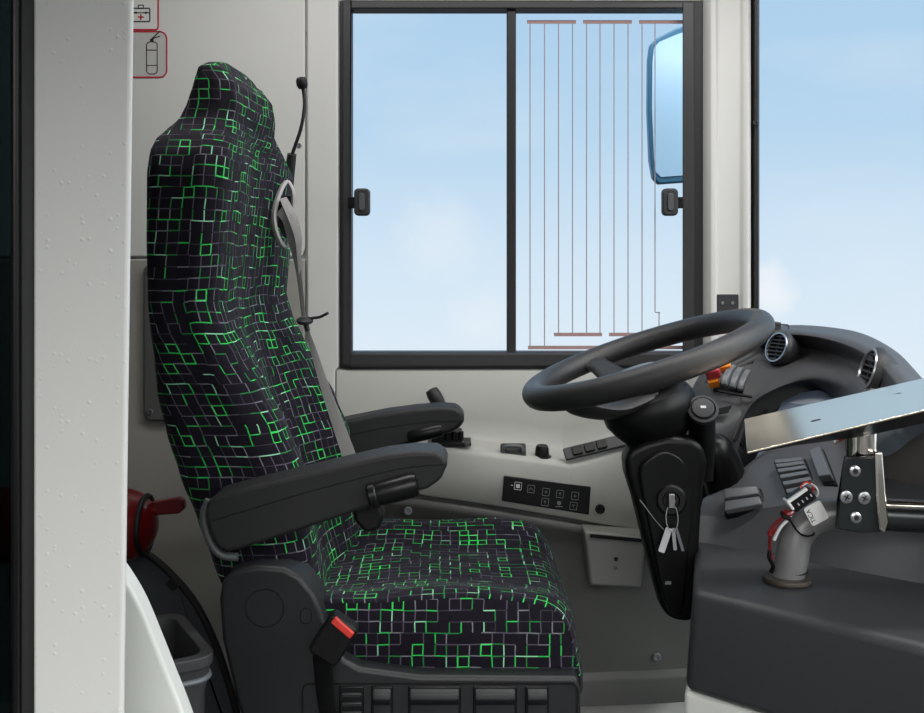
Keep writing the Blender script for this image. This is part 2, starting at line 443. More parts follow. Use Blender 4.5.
cur = catmull([Vector((a,b,0)) for a,b in ws], 6)
bm = bmesh.new(); inn = []
for i, p in enumerate(cur):
    t = (cur[min(i+1,len(cur)-1)]-cur[max(i-1,0)]).normalized(); inn.append(p+Vector((t.y,-t.x,0))*-.006)
zs = [.6, CEIL]
rows = [[Vector((p.x,p.y,z)) for p in cur] for z in zs]
V = add_grid(bm, rows); V2 = add_grid(bm, [[Vector((p.x,p.y,z)) for p in inn] for z in zs])
struct(finish(bm, 'window_2', M['glass']), 'curved windscreen')

# small plate on the pillar
pz = thing('pillar_socket_plate', 'small dark rectangular plate with two bright screws low on the white front pillar', 'plate', P(727,310,W-.03))
bm = bmesh.new(); c = Vector((X(727.5,W-.03), W-.026, Z(308,W-.03))); plate(bm, c, UX, UZ, rrect(.05,.062,.003), .006)
finish(bm, 'plate', M['dash_dk'], pz, bevel=.0015)
for px in (722.5,732.5): screw(pz, Vector((X(px,W-.034), W-.032, Z(303,W-.034))), .0042, 'chrome')

# ------------------------------------------------------------------ exterior mirror
D = 2.95
mir = thing('exterior_mirror', 'tall blue-grey exterior mirror seen through the right half of the side window', 'mirror', P(690,105,D))
mo = [(700,20),(676,28),(657,38),(650.5,44),(648.5,60),(648,110),(650,160),(653,178),(659,184),(700,181),(740,178),(744,20)]
bm = bmesh.new(); pprism(bm, mo, D, D+.035)
finish(bm, 'mirror_housing', M['mirrorhs'], mir, bevel=.005)
mi = [(700,27),(678,34),(659,42),(654,48),(652.5,62),(652,110),(654,158),(656,172),(661,177),(700,174),(736,172),(738,28)]
bm = bmesh.new(); pprism(bm, mi, D-.003, D+.002)
finish(bm, 'mirror_glass_sky_paint', M['mirror'], mir, smooth=False)
bm = bmesh.new(); add_tube(bm, catmull([P(728,60,D+.03), P(730,-20,D+.01), P(728,-120,D-.1)], 8), .018)
finish(bm, 'mirror_arm', M['black'], mir)

# ------------------------------------------------------------------ stickers on the wall
YS = W-.0125
def sgn(px, py): return Vector((X(px,YS), YS, Z(py,YS)))
s1 = thing('first_aid_sticker', 'square white sticker with a first aid case drawing and red border, behind the pillar', 'sticker', sgn(127,14))
mp = YS/F
c = sgn(127,9)
bm = bmesh.new(); plate(bm, c, UX, UZ, rrect(62*mp,43*mp,.008), .0006); finish(bm, 'sticker_film', M['sign'], s1, smooth=False)
bm = bmesh.new(); ring_plate(bm, c+NY*.0006, UX, UZ, 64*mp,43*mp,.008,.0035,.0005); finish(bm, 'red_border', M['signred'], s1, smooth=False)
bm = bmesh.new()
cc = sgn(141,15)+NY*.0006
ring_plate(bm, cc, UX, UZ, 19*mp, 14.5*mp, .004, .0028, .0004); ring_plate(bm, cc+UZ*.019, UX, UZ, 6*mp, 4*mp, .002, .0022, .0004)
add_box(bm, cc+UZ*.005+NY*.0003, (19*mp,.0005,.0022)); 
for s in (-1,1): add_box(bm, cc+UZ*.005+UX*s*.0115+NY*.0003, (.005,.0006,.0045))
finish(bm, 'case_drawing', M['ink'], s1, smooth=False)
bm = bmesh.new(); k = cc-UZ*.005+NY*.0004
add_box(bm, k, (.013,.0006,.0032)); add_box(bm, k, (.0032,.0007,.013)); finish(bm, 'red_cross', M['signred'], s1, smooth=False)
s2 = thing('extinguisher_sticker', 'rounded grey sticker with a fire extinguisher outline and red border, below the white one', 'sticker', sgn(127,78))
c = sgn(131,54.5)
bm = bmesh.new(); plate(bm, c, UX, UZ, rrect(72*mp,46*mp,.018), .0006); finish(bm, 'sticker_film', M['signgrey'], s2, smooth=False)
bm = bmesh.new(); ring_plate(bm, c+NY*.0006, UX, UZ, 73*mp,47*mp,.018,.0034,.0005); finish(bm, 'red_border', M['signred'], s2, smooth=False)
bm = bmesh.new(); cc = sgn(152,58)+NY*.0006
ring_plate(bm, cc, UX, UZ, 11.5*mp, 33*mp, .009, .0022, .0004)
for dz in (.018,-.017): add_box(bm, cc+UZ*dz+NY*.0003, (11*mp,.0005,.0018))
add_box(bm, cc+UZ*.041+NY*.0003, (.008,.0006,.006))
for ang, l in ((.75,.026),(.3,.02)):
    add_box(bm, cc+UZ*(.044+math.sin(ang)*l/2)+UX*math.cos(ang)*l/2+NY*.0003, (l,.0006,.0025), Matrix.Rotation(-ang,3,'Y'))
finish(bm, 'extinguisher_drawing', M['ink'], s2, smooth=False)

# ------------------------------------------------------------------ under-window console on the wall
con = thing('side_console', 'grey moulded console ledge with switches running under the side window', 'console', Vector((X(520,2.2), 2.24, 0)))
# profile stations: px, front edge depth, ledge row (at front), groove row
st = [(330,2.17,451,489),(400,2.165,449,493),(440,2.16,448.5,498),(500,2.155,455,507),(560,2.15,463,517),(572,2.15,464.5,519),(600,2.155,456.5,524),(650,2.165,439,532),(700,2.18,424,540)]
rows = []
for px, Df, yl, yg in st:
    zl, zg = Z(yl,Df), Z(yg,Df)
    x = X(px,Df)
    zr = min(zl+.012, Z(425,2.27))
    rows.append([Vector((x,W-.004,Z(369,W))), Vector((x,W-.012,Z(372,W))), Vector((x,W-.02,zl+.055)), Vector((x,W-.026,zl+.022)), Vector((x,W-.036,zl+.008)),
                 Vector((x,Df+.02,zl+.003)), Vector((x,Df+.006,zl-.001)), Vector((x,Df,zl-.01)), Vector((x,Df,(zl+zg)/2)), Vector((x,Df,zg+.003)),
                 Vector((x,Df+.003,zg)), Vector((x,Df+.014,zg-.0015)), Vector((x,Df+.015,zg-.008)), Vector((x,Df+.004,zg-.011)), Vector((x,Df,zg-.016)),
                 Vector((x,Df+.002,zg-.03)), Vector((x,Df+.022,zg-.05)), Vector((x,Df+.024,zg-.07)), Vector((x,Df+.024,Z(672,2.18))), Vector((x,Df+.012,Z(676,2.18))), Vector((x,Df+.01,Z(679,2.18))), Vector((x,Df+.01,.095)),Vector((x,Df+.05,.09)),Vector((x,W-.002,.09))])
rows2 = []
for k in range(len(rows[0])):
    rows2.append(catmull([r[k] for r in rows], 6))
bm = bmesh.new(); add_grid(bm, rows2[:12])
finish(bm, 'console_body', M['panel'], con, ang=50)
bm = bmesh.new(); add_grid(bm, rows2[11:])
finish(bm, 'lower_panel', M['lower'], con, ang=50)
screw(con, Vector((X(408,2.155), 2.158, Z(511,2.158))), .009, 'grey', name='screw')
screw(con, Vector((X(657,2.185), 2.187, Z(657,2.187))), .009, 'grey', name='screw')
# latch pull
c = P(513,450,2.19)+Vector((0,0,.004))
bm = bmesh.new(); plate(bm, P(513,451,2.185), UX, Vector((0,.4,.9)), rrect(.056,.03,.005), .012)
hl = finish(bm, 'latch_handle', M['dash_dk'], con, bevel=.003)
bm = bmesh.new(); add_tube(bm, catmull([P(503,452,2.17), P(505,447,2.168), P(513,446,2.165), P(521,447,2.168), P(523,452,2.17)],5), .0035, 8)
finish(bm, 'pull_lip', M['dgrey'], hl)
# rotary knob
bm = bmesh.new(); o = P(542,457,2.185); add_lathe(bm, o, (0,-.1,1), [(.02,0),(.021,.002),(.016,.004),(.0145,.02),(.012,.026),(0,.026)], 24)
finish(bm, 'rotary_knob', M['blk'], con)
# oblique switch strip
a, b_ = P(567,455,2.165), P(628,440,2.17); ex = (b_-a); ln = ex.length; ex.normalize(); ey = Vector((0,.6,.8)); ey = (ey-ex*ey.dot(ex)).normalized()
bm = bmesh.new(); plate(bm, (a+b_)/2, ex, ey, rrect(ln+.012,.028,.004), .008)
ssw = finish(bm, 'switch_strip', M['dash_dk'], con, bevel=.002)
nn = ex.cross(ey)
for i in range(3):
    bm = bmesh.new(); plate(bm, (a+b_)/2+nn*.008+ex*(-.045+i*.027), ex, ey, rrect(.022,.019,.002), .005)
    finish(bm, 'rocker_switch', M['blk'], ssw, bevel=.0015)
# button panel with icons
Yp = 2.148
cs = [P(504,476,Yp), P(591,487,Yp), P(589,515,Yp), P(502,501,Yp)]
ex = (cs[1]-cs[0]).normalized(); ey = UZ-ex*ex.z; ey.normalize()
bm = bmesh.new(); add_prism(bm, cs, (0,.014,0))
bpn = finish(bm, 'button_panel', M['blk'], con, bevel=.002)
icons = [(518,486),(531,489),(546,492),(560,494),(575,496),(545,502),(559,503),(573.5,506)]
for i, (px, py) in enumerate(icons):
    o = P(px,py,Yp)
    bm = bmesh.new(); s = 7.0*Yp/F
    if i not in (6,): ring_plate(bm, o, ex, ey, s*1.05, s*1.1, .0012, .0009, .0006, 2)
    if i == 0:
        add_box(bm, o+NY*.0004, (.008,.0006,.008)); add_box(bm, o-ex*.013+NY*.0004, (.005,.0006,.0012))
    elif i == 1:
        for s_ in (-1,1): add_box(bm, o+ex*.0025*s_+NY*.0004, (.008,.0006,.001), Matrix.Rotation(s_*.9,3,'Y'))
    elif i == 6:
        add_lathe(bm, o+NY*.0001, NY, [(.0045,0),(.0045,.0006),(0,.0006)], 12); add_box(bm, o-UZ*.0075+NY*.0004, (.015,.0006,.0016))
    else:
        add_box(bm, o+NY*.0004, (.0012,.0006,.006)); add_box(bm, o+UZ*.002*(i%2)+NY*.0004, (.006,.0006,.001))
    finish(bm, 'button_icon', M['icon'] if i == 0 else M['icon_dim'], bpn, smooth=False)
bm = bmesh.new(); add_lathe(bm, P(600,509,2.152), NY, [(.0105,0),(.0105,.003),(.0085,.004),(.007,.001),(0,.001)], 24)
finish(bm, 'round_socket', M['blk'], con)
# hand brake lever and valve block
hb = thing('parking_brake_lever', 'short black parking brake lever rising from a black valve block behind the far armrest', 'lever', P(450,446,2.2))
bm = bmesh.new()
box2(bm, X(432,2.2), X(462,2.2), 2.17, 2.23, Z(443,2.2), Z(430,2.2))
box2(bm, X(428,2.2), X(471,2.2), 2.166, 2.235, Z(443.5,2.2), Z(440,2.2))
for i in range(4): add_cyl(bm, P(440+i*7,431,2.17), P(440+i*7,440,2.17), .006)
vb = finish(bm, 'valve_block', M['blk'], hb, bevel=.002)
screw(vb, P(467,444,2.165), .005, 'dgrey')
bm = bmesh.new(); add_tube(bm, catmull([P(452,436,2.2),P(442,410,2.2),P(437,400,2.2),P(433,393,2.2)],6), .008, 12)
finish(bm, 'lever_stem', M['dgrey'], hb)
bm = bmesh.new(); pts = catmull([P(441,407,2.2),P(437,400,2.2),P(433.5,394,2.2),P(431,389,2.2)],5)
add_tube(bm, pts, [.0125+.0035*math.sin(PI*i/(len(pts)-1)) - (.006 if i == len(pts)-1 else 0) for i in range(len(pts))], 16)
finish(bm, 'lever_knob', M['arm'], hb)

# pocket box on lower wall
Dn = 2.10
pb = thing('wall_pocket', 'small grey plastic pocket with slot top, fixed to lower wall beside the steering column', 'box', P(615,590,2.15))
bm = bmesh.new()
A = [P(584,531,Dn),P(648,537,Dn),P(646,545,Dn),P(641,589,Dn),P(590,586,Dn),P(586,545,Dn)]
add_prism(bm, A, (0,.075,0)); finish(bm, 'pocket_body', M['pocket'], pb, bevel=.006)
bm = bmesh.new(); add_prism(bm, [P(590,534,Dn-.002),P(642,539,Dn-.002),P(642,542.5,Dn-.002),P(590,537.5,Dn-.002)], (0,.01,0)); finish(bm, 'slot', M['blk'], pb)
bm = bmesh.new(); add_lathe(bm, P(616,559,Dn), NY, [(.0045,0),(.0045,.001),(.003,.0012),(0,.0004)], 20); finish(bm, 'lock', M['blk'], pb)
bm = bmesh.new(); add_lathe(bm, P(615.5,568,Dn), NY, [(.0045,0),(.0045,.001),(0,.0012)], 20); finish(bm, 'lock', M['dgrey'], pb)

# ------------------------------------------------------------------ driver seat
seat = thing('driver_seat', 'high-backed driver seat in black fabric with bright green square outlines and two armrests', 'seat', Vector((-.05,1.8,0)))
YC = 1.80
def interp(tab, t):
    for (a, *va), (b, *vb) in zip(tab, tab[1:]):
        if a <= t <= b:
            k = (t-a)/(b-a); k = k*k*(3-2*k)*.35+k*.65
            return [x+(y-x)*k for x, y in zip(va, vb)]
    return list(tab[-1][1:]) if t > tab[-1][0] else list(tab[0][1:])
# row, back edge px, front edge px (far bolster silhouette), half width, recess, roundness
tab = [(67, 198,262,.125,0,3.6),(70,194,267,.134,0,3.6),(85,188,277,.142,0,3.4),(105,181,280,.148,0,3.4),(122,173,279,.155,.004,3.6),
       (134,160,285,.178,.008,3.8),(146,149,291,.212,.012,4),(160,144,296,.236,.010,4.6),(180,142,297,.246,.012,5),(240,142,294,.25,.014,5),
       (300,144,290,.25,.016,5),(325,146,296,.25,.022,5),(350,149,307,.25,.03,5),(385,151,324,.25,.045,5),(420,159,340,.25,.055,5),(460,172,354,.25,.06,5),
       (500,188,356,.245,.05,4),(540,204,362,.24,.03,4),(585,222,366,.235,.02,3.6),(600,230,364,.22,.02,3)]
rowsY = []
y = 67.0
while y <= 600: rowsY.append(y); y += 3 if y < 90 else 6
NT = 96
def rr_pt(k, a, w, r):
    """point k of NT on a rounded rectangle 2a x 2w, from the back centre by the near side; unit coordinates"""
    segs = []
    def line(p, q, n): segs.extend([(p[0]+(q[0]-p[0])*i/n, p[1]+(q[1]-p[1])*i/n) for i in range(n)])
    def arc(cx, cy, a0, n): segs.extend([(cx+r*math.cos(a0+PI/2*i/n), cy+r*math.sin(a0+PI/2*i/n)) for i in range(n)])
    line((-a,0),(-a,-w+r),14); arc(-a+r,-w+r,PI,6); line((-a+r,-w),(a-r,-w),8); arc(a-r,-w+r,1.5*PI,6)
    line((a,-w+r),(a,w-r),28); arc(a-r,w-r,0,6); line((a-r,w),(-a+r,w),8); arc(-a+r,w-r,PI/2,6); line((-a,w-r),(-a,0),14)
    return segs[k][0]/a, segs[k][1]/w
bm = bmesh.new(); uvl = bm.loops.layers.uv.new('UVMap')
rings, UVs = [], []; vacc = 0; prevp = None
seam = 31
for y in rowsY:
    xb, xf, w, rc, n = interp(tab, y)
    Dz = 1.70
    z = Z(y, Dz)
    Xb = X(xb+4, YC-w*.9)+w*.085; Xf = X(xf-5, YC+w*.8)-w*.068
    # centre line leans through the section: front edge shared by both bolsters
    xm, a = (Xb+Xf)/2, (Xf-Xb)/2
    ring = []
    for k in range(NT):
        px_, py_ = rr_pt(k, a, w, min(.95, 2.3/n)*min(a, w))
        xx, yy = xm+a*px_, YC+w*py_
        if px_ > 0:
            q = abs(py_)
            inn = .5+.5*math.cos(PI*min(1, q/.72))
            xx -= rc*inn*min(1, px_*1.3)
            # bolster front corners sweep back towards the outer side
            tq = max(0, min(1, (q-.8)/.2)); xx -= .012*tq*tq*px_
        xx += (yy-YC)*.085
        ring.append(Vector((xx, yy, z + (.002*math.sin(yy*40+y*.05) if 140 < y < 420 and px_ > .5 else 0))))
    rings.append(ring)
    mid = ring[seam]
    if prevp is not None: vacc += (mid-prevp).length
    prevp = mid
    us = [0]*NT; acc = 0
    for k in range(seam+1, NT): acc += (ring[k]-ring[k-1]).length; us[k] = acc
    acc = 0
    for k in range(seam-1, -1, -1): acc -= (ring[k]-ring[k+1]).length; us[k] = acc
    wrap = us[-1]+(ring[0]-ring[-1]).length
    UVs.append((us+[wrap], -vacc))
VR = [[bm.verts.new(p) for p in r] for r in rings]
for i in range(len(VR)-1):
    for k in range(NT):
        j = (k+1) % NT
        f = bm.faces.new((VR[i][k], VR[i][j], VR[i+1][j], VR[i+1][k]))
        kj = k+1
        for lp, uvv in zip(f.loops, ((UVs[i][0][k],UVs[i][1]),(UVs[i][0][kj],UVs[i][1]),(UVs[i+1][0][kj],UVs[i+1][1]),(UVs[i+1][0][k],UVs[i+1][1]))): lp[uvl].uv = uvv
# domed top of the headrest
top = rings[0]; cen = sum(top, Vector())/NT
prevring = VR[0]
for s, dz in ((.8,.009),(.5,.016),(.2,.019)):
    rr = [bm.verts.new(cen+(p-cen)*s+UZ*dz) for p in top]
    for k in range(NT):
        f = bm.faces.new((rr[k], rr[(k+1)%NT], prevring[(k+1)%NT], prevring[k]))
        for lp in f.loops: lp[uvl].uv = (lp.vert.co.x, lp.vert.co.y)
    prevring = rr
f = bm.faces.new(prevring)
for lp in f.loops: lp[uvl].uv = (lp.vert.co.x, lp.vert.co.y)
f = bm.faces.new(VR[-1][::-1])
finish(bm, 'backrest', M['fabric'], seat, ang=60)

# cushion: side profile lofted across the width, with raised side edges
prof = catmull([P(286,600,1.8),P(296,574,1.8),P(325,562,1.8),P(390,558,1.8),P(450,557,1.8),P(505,558,1.8),P(538,563,1.8),P(555,580,1.8),P(562,605,1.8),P(566,628,1.8),P(563,640,1.8),P(540,642,1.8),P(440,640,1.8),P(340,632,1.8),P(295,622,1.8)], 6, True)
cenp = sum(prof, Vector())/len(prof)
bm = bmesh.new(); uvl = bm.loops.layers.uv.new('UVMap')
ys = [(1.552,.93),(1.554,.955),(1.558,.975),(1.566,.99),(1.578,1),(1.60,1.0),(1.63,1),(1.66,1),(1.70,1),(1.75,1),(1.80,1),(1.85,1),(1.90,1),(1.94,1),(1.97,1),(2.0,1),(2.022,1),(2.034,.99),(2.042,.97),(2.048,.94)]
arc = [0]
for k in range(1, len(prof)+1): arc.append(arc[-1]+(prof[k%len(prof)]-prof[k-1]).length)
R_ = []
for yv, s in ys:
    ring = []
    for p in prof:
        q = Vector((cenp.x+(p.x-cenp.x)*(1-(1-s)*.28), yv, cenp.z+(p.z-cenp.z)*s))
        e = abs(yv-1.8)/.24
        topness = max(0, min(1, (p.z-cenp.z)/.04))
        e2_ = max(0, min(1, (e-.4)/.5)); q.z += topness*(.024*e2_*e2_*(3-2*e2_) - .013) + .003*math.sin(q.x*22+yv*9)*topness
        q.x += .012*(1-min(1,e)**4)*(1 if p.x > .1 else 0)
        if yv < 1.6: q.z -= max(0, -topness+.0)*0
        ring.append(bm.verts.new(q))
    R_.append((ring, yv))
for (A, ya), (B, yb) in zip(R_, R_[1:]):
    for k in range(len(prof)):
        j = (k+1)%len(prof)
        f = bm.faces.new((A[k],A[j],B[j],B[k]))
        for lp, uvv in zip(f.loops, ((arc[k],ya),(arc[k+1],ya),(arc[k+1],yb),(arc[k],yb))): lp[uvl].uv = uvv
for ring in (R_[0][0], R_[-1][0]):
    f = bm.faces.new(ring)
    for lp in f.loops: lp[uvl].uv = (lp.vert.co.x+.3, lp.vert.co.z)
o = finish(bm, 'cushion', M['fabric'], seat, ang=60)
# recliner housing and base
bm = bmesh.new()
pprism(bm, [(222,640),(219,600),(222,581),(232,571),(258,566),(284,568),(300,577),(314,594),(322,612),(330,640),(345,660),(360,668),(420,676),(578,677),(581,690),(581,745),(250,745),(236,700)], 1.52, 1.60, 1.52)
bs = finish(bm, 'side_valance', M['base'], seat, bevel=.007, seg=4)
bm = bmesh.new(); pprism(bm, [(226,600),(240,572),(300,580),(330,640),(360,678),(575,680),(578,745),(250,745)], 1.59, 2.06, 1.6)
finish(bm, 'seat_pan', M['blk'], seat, bevel=.01)
bm = bmesh.new(); c = P(265,608,1.52)
ring_plate(bm, c, UX, UZ, .059,.059,.0294,.0012,.001,10); finish(bm, 'hinge_cap', M['blk'], bs)
bm = bmesh.new(); c = P(306,616,1.52)
ring_plate(bm, c, UX, UZ, .018,.024,.008,.0012,.001,6); finish(bm, 'hinge_cap', M['blk'], bs)
# row of height and tilt levers on the base
bm = bmesh.new(); Yb = 1.519
ring_plate(bm, P(440,716,Yb), UX, UZ, .42, .1, .012, .002, .0012); finish(bm, 'control_surround', M['blk_gl'], bs)
for x0, x1, kind in ((341,362,0),(373,391,1),(410,459,1),(475,515,1),(527,547,1)):
    bm = bmesh.new(); box2(bm, X(x0-2,Yb), X(x1+2,Yb), Yb-.001, Yb+.02, Z(722,Yb), Z(686,Yb))
    finish(bm, 'lever_recess', M['blk_gl'], bs, bevel=.002)
    bm = bmesh.new()
    if kind: 
        prf = [(Yb-.002,688),(Yb-.009,691),(Yb-.011,697),(Yb-.006,702),(Yb-.002,704),(Yb-.004,720),(Yb+.003,721),(Yb+.003,688)]
        add_prism(bm, [Vector((X(x0,Yb), a, Z(b,Yb))) for a, b in prf], (X(x1,Yb)-X(x0,Yb),0,0))
    else:
        for q in (692,701,710): box2(bm, X(x0,Yb), X(x1,Yb), Yb-.005, Yb+.002, Z(q+5,Yb), Z(q,Yb))
    finish(bm, 'adjuster_lever', M['base'], bs, bevel=.002)
# suspension pedestal down to the floor
bm = bmesh.new()
for i in range(7):
    z0 = .30-i*.03; k = .0 if i % 2 else .018
    box2(bm, -.27-k, .13+k, 1.60-k, 2.0+k, z0-.03, z0)
finish(bm, 'suspension_bellows', M['black'], seat, bevel=.006)
bm = bmesh.new(); box2(bm, -.30, .16, 1.57, 2.03, 0, .09)
finish(bm, 'pedestal', M['base'], seat, bevel=.006)
bm = bmesh.new(); box2(bm, -.31, .17, 1.53, 2.05, .295, .38)
finish(bm, 'suspension_frame', M['blk'], seat, bevel=.006)

# buckle
bk = bmesh.new()
d = (P(345,616,1.47)-P(318,658,1.47)).normalized(); ex = Vector((d.z,0,-d.x))
c = (P(322,652,1.47)+P(347,622,1.47))/2
plate(bk, c+Vector((0,.012,0)), ex, d, rrect(.048,.066,.008), .028)
bo = finish(bk, 'buckle', M['blk'], seat, bevel=.004)
bm = bmesh.new(); pa, pb_ = P(335,613,1.46), P(357,632,1.46)
ex = (pb_-pa).normalized(); ey = Vector((-ex.z,0,ex.x)); ey = ey if ey.z > 0 else -ey
plate(bm, (pa+pb_)/2-ey*.006-NY*.003, ex, ey, rrect((pb_-pa).length*.86,.011,.002), .014 if ex.cross(ey).y < 0 else -.014)
finish(bm, 'release_button', M['red'], bo, bevel=.002)
bm = bmesh.new(); add_tube(bm, catmull([P(322,655,1.48), P(325,690,1.5), P(330,720,1.51)],6), 0, 12, flat=(.014,.003)); finish(bm, 'buckle_stalk', M['blk'], bo)

# armrests
def armrest(outline, Y0, Y1, Dr, seam_pts):
    bm = bmesh.new(); pprism(bm, outline, Y0, Y1, Dr)
    a = finish(bm, 'armrest', M['arm'], seat, bevel=.009, seg=5)
    if seam_pts:
        bm = bmesh.new(); add_tube(bm, [Vector((p.x, Y0-.0002, p.z)) for p in (P(x,y,Dr) for x,y in seam_pts)], .0006, 6)
        finish(bm, 'seam', M['blk_gl'], a)
    return a
ol = [(206,503),(214,497),(250,487),(300,475),(350,463),(385,455),(415,451.5),(436,452),(444,456),(448,464),(441,480),(428,489),(400,497),(365,509),(320,524),(280,537),(240,550),(226,553),(216,547),(208,530),(205,515)]
an = armrest(ol, 1.435, 1.515, 1.435, [(212,521),(300,494),(380,473),(410,467),(446,464)])
# rear rubber edge of the armrest
bm = bmesh.new(); add_tube(bm, catmull([P(209,500,1.45),P(204,512,1.45),P(205,525,1.45),P(211,543,1.45),P(222,555,1.45),P(238,557,1.45)],5), .006, 10)
finish(bm, 'edge_trim', M['dgrey'], an)
bm = bmesh.new()
a, b_ = P(368,497,1.43), P(420,483,1.43); dd = (b_-a).normalized()
add_lathe(bm, a, dd, [(.0,0),(.016,.001),(.0185,.004),(.0185,.012),(.0165,.014),(.0175,.02),(.018,.066),(.016,.073),(0,.0745)], 28, up=Vector((0,1,0)))
finish(bm, 'tilt_knob', M['blk_gl'], an)
bm = bmesh.new(); pprism(bm, [(352,505),(378,496),(384,515),(380,528),(366,532),(355,520)], 1.47, 1.52, 1.48); finish(bm, 'arm_bracket', M['blk'], an, bevel=.006)
of = [(230,448),(300,431),(350,419),(385,412),(415,408),(440,406),(455,407),(462,411),(465,420),(460,428),(450,433),(410,444),(360,458),(300,475),(240,490),(228,470)]
af = armrest(of, 2.072, 2.145, 2.075, [(300,446),(380,428),(430,421),(464,421)])
bm = bmesh.new(); a, b_ = P(408,437,2.08), P(443,429,2.08)
add_lathe(bm, a, (b_-a), [(.0,0),(.013,.001),(.015,.004),(.015,.066),(.013,.073),(0,.0745)], 24, up=Vector((0,1,0))); finish(bm, 'tilt_knob', M['blk_gl'], af)

# belt guide loop on the shoulder and the belt
def strap(name, pts, ws, nrm, m='belt', k=6, parent=None, t=.0011):
    C_ = catmull([P(*p) for p in pts], k); W_ = catmull([Vector((w,0,0)) for w in ws], k)
    bm = bmesh.new(); rows = []
    for i, p in enumerate(C_):
        tt = (C_[min(i+1,len(C_)-1)]-C_[max(i-1,0)]).normalized(); sd = tt.cross(Vector(nrm)).normalized(); n_ = sd.cross(tt); w = W_[i].x
        rows.append([bm.verts.new(p+q) for q in (sd*w+n_*t*.4, sd*w-n_*t*.4, -n_*t, -sd*w-n_*t*.4, -sd*w+n_*t*.4, n_*t)])
    for A, B in zip(rows, rows[1:]):
        for q in range(6): bm.faces.new((A[q],A[(q+1)%6],B[(q+1)%6],B[q]))
    bm.faces.new(rows[0]); bm.faces.new(rows[-1])
    return finish(bm, name, M[m], parent or seat)
bm = bmesh.new()
gl = [P(287,182,1.90),P(280,192,1.885),P(274,213,1.87),P(276,232,1.868),P(284,247,1.875),P(290,240,1.885),P(292,215,1.90),P(293,194,1.90)]
add_tube(bm, catmull(gl,6,True), 0, 12, closed=True, flat=(.0055,.004))
finish(bm, 'belt_guide', M['buckle'], seat)
bm = bmesh.new(); pprism(bm, [(279,196),(291,196),(291,222),(286,240),(278,226)], 1.885, 1.892, 1.885); finish(bm, 'guide_backing', M['blk'], seat)
strap('seat_belt', [(279,211,1.868),(287,219,1.862),(292,240,1.87),(297,262,1.88),(301,290,1.89),(304.5,321,1.90),(314,352,1.90),(326,390,1.88),(338,424,1.86),(349,455,1.84),(360,485,1.83)],
      [.009,.010,.0085,.006,.0048,.0042,.0065,.009,.0115,.013,.013], (-.25,-1,.1))
strap('belt_tail', [(283,198,1.87),(288,208,1.865),(293,219,1.862),(298,236,1.866),(299,252,1.872),(300,275,1.885)], [.007,.0085,.009,.0075,.005,.003], (.6,-1,0))
bm = bmesh.new(); o = P(305,321,1.90)
add_lathe(bm, o-UZ*.004, (0,-.25,1), [(0,0),(.014,.0005),(.016,.003),(.016,.007),(.012,.010),(0,.011)], 24)
tb = catmull([o+UZ*.003, P(313,318,1.895), P(320,317,1.89), P(328,313,1.88)],5)
add_tube(bm, tb, .0028, 8)
add_cyl(bm, P(306,323,1.9), P(308,331,1.9), .0045)
finish(bm, 'belt_stopper', M['dash_dk'], seat)

# ------------------------------------------------------------------ gooseneck microphone
gm = thing('gooseneck_microphone', 'thin black gooseneck microphone with round foam tip behind the seat shoulder', 'microphone', P(289,190,2.08))
bm = bmesh.new(); add_tube(bm, catmull([P(303,88,2.05),P(304.5,105,2.05),P(301,128,2.05),P(293,152,2.06),P(290,165,2.07)],8), .0036, 10); finish(bm, 'gooseneck', M['black'], gm)
bm = bmesh.new(); add_lathe(bm, P(302.5,87,2.05), (-.08,-.45,.9), [(.0,-.004),(.009,-.002),(.0115,.004),(.0115,.014),(.009,.019),(0,.021)], 24); finish(bm, 'foam_tip', M['black'], gm)
bm = bmesh.new(); add_cyl(bm, P(292,154,2.062), P(287,192,2.09), .0095, .0125); finish(bm, 'socket', M['dash_dk'], gm)

# ------------------------------------------------------------------ steering wheel
th = math.radians(18.5)
U = Vector((math.cos(th), 0, math.sin(th))); V_ = Vector((0,1,.008)); V_ = (V_-U*V_.dot(U)).normalized(); N_ = U.cross(V_).normalized()
if N_.z < 0: N_ = -N_
WC = P(645.5,358,1.78)
sw = thing('steering_wheel', 'large black steering wheel with thick grained rim in front of the seat', 'steering wheel', WC-N_*.06)
bm = bmesh.new(); R0 = .2085
add_tube(bm, [WC+U*R0*math.cos(2*PI*i/96)+V_*R0*math.sin(2*PI*i/96) for i in range(96)], .0218, 20, closed=True)
finish(bm, 'rim', M['wheel'], sw)
for a in (112, -142):
    near = a < 0
    a = math.radians(a); dr = U*math.cos(a)+V_*math.sin(a); tn = -U*math.sin(a)+V_*math.cos(a)
    if near: pts = catmull([WC+dr*.205-N_*.004, WC+dr*.178-N_*.030, WC+dr*.12-N_*.056, WC+dr*.04-N_*.06], 6)
    else: pts = catmull([WC+dr*.205, WC+dr*.175-N_*.012, WC+dr*.12-N_*.036, WC+dr*.05-N_*.042], 6)
    bm = bmesh.new(); n = 14; rings = []
    for i, p in enumerate(pts):
        k = i/(len(pts)-1); w = (.026+.02*k) if near else (.030-.016*min(1,k*3)+.026*k); t = .014 if near else .011
        t_ = (pts[min(i+1,len(pts)-1)]-pts[max(i-1,0)]).normalized(); up = tn.cross(t_).normalized()
        rings.append([bm.verts.new(p+tn*math.cos(2*PI*q/n)*w+up*math.sin(2*PI*q/n)*t) for q in range(n)])
    for A, B in zip(rings, rings[1:]):
        for q in range(n): bm.faces.new((A[q],A[(q+1)%n],B[(q+1)%n],B[q]))
    bm.faces.new(rings[0]); bm.faces.new(rings[-1])
    finish(bm, 'spoke', M['wheel'], sw)
bm = bmesh.new(); add_lathe(bm, WC-N_*.044-U*.02, N_, [(.05,-.012),(.062,-.004),(.066,.008),(.062,.018),(.05,.024),(.03,.027),(0,.028)], 48)
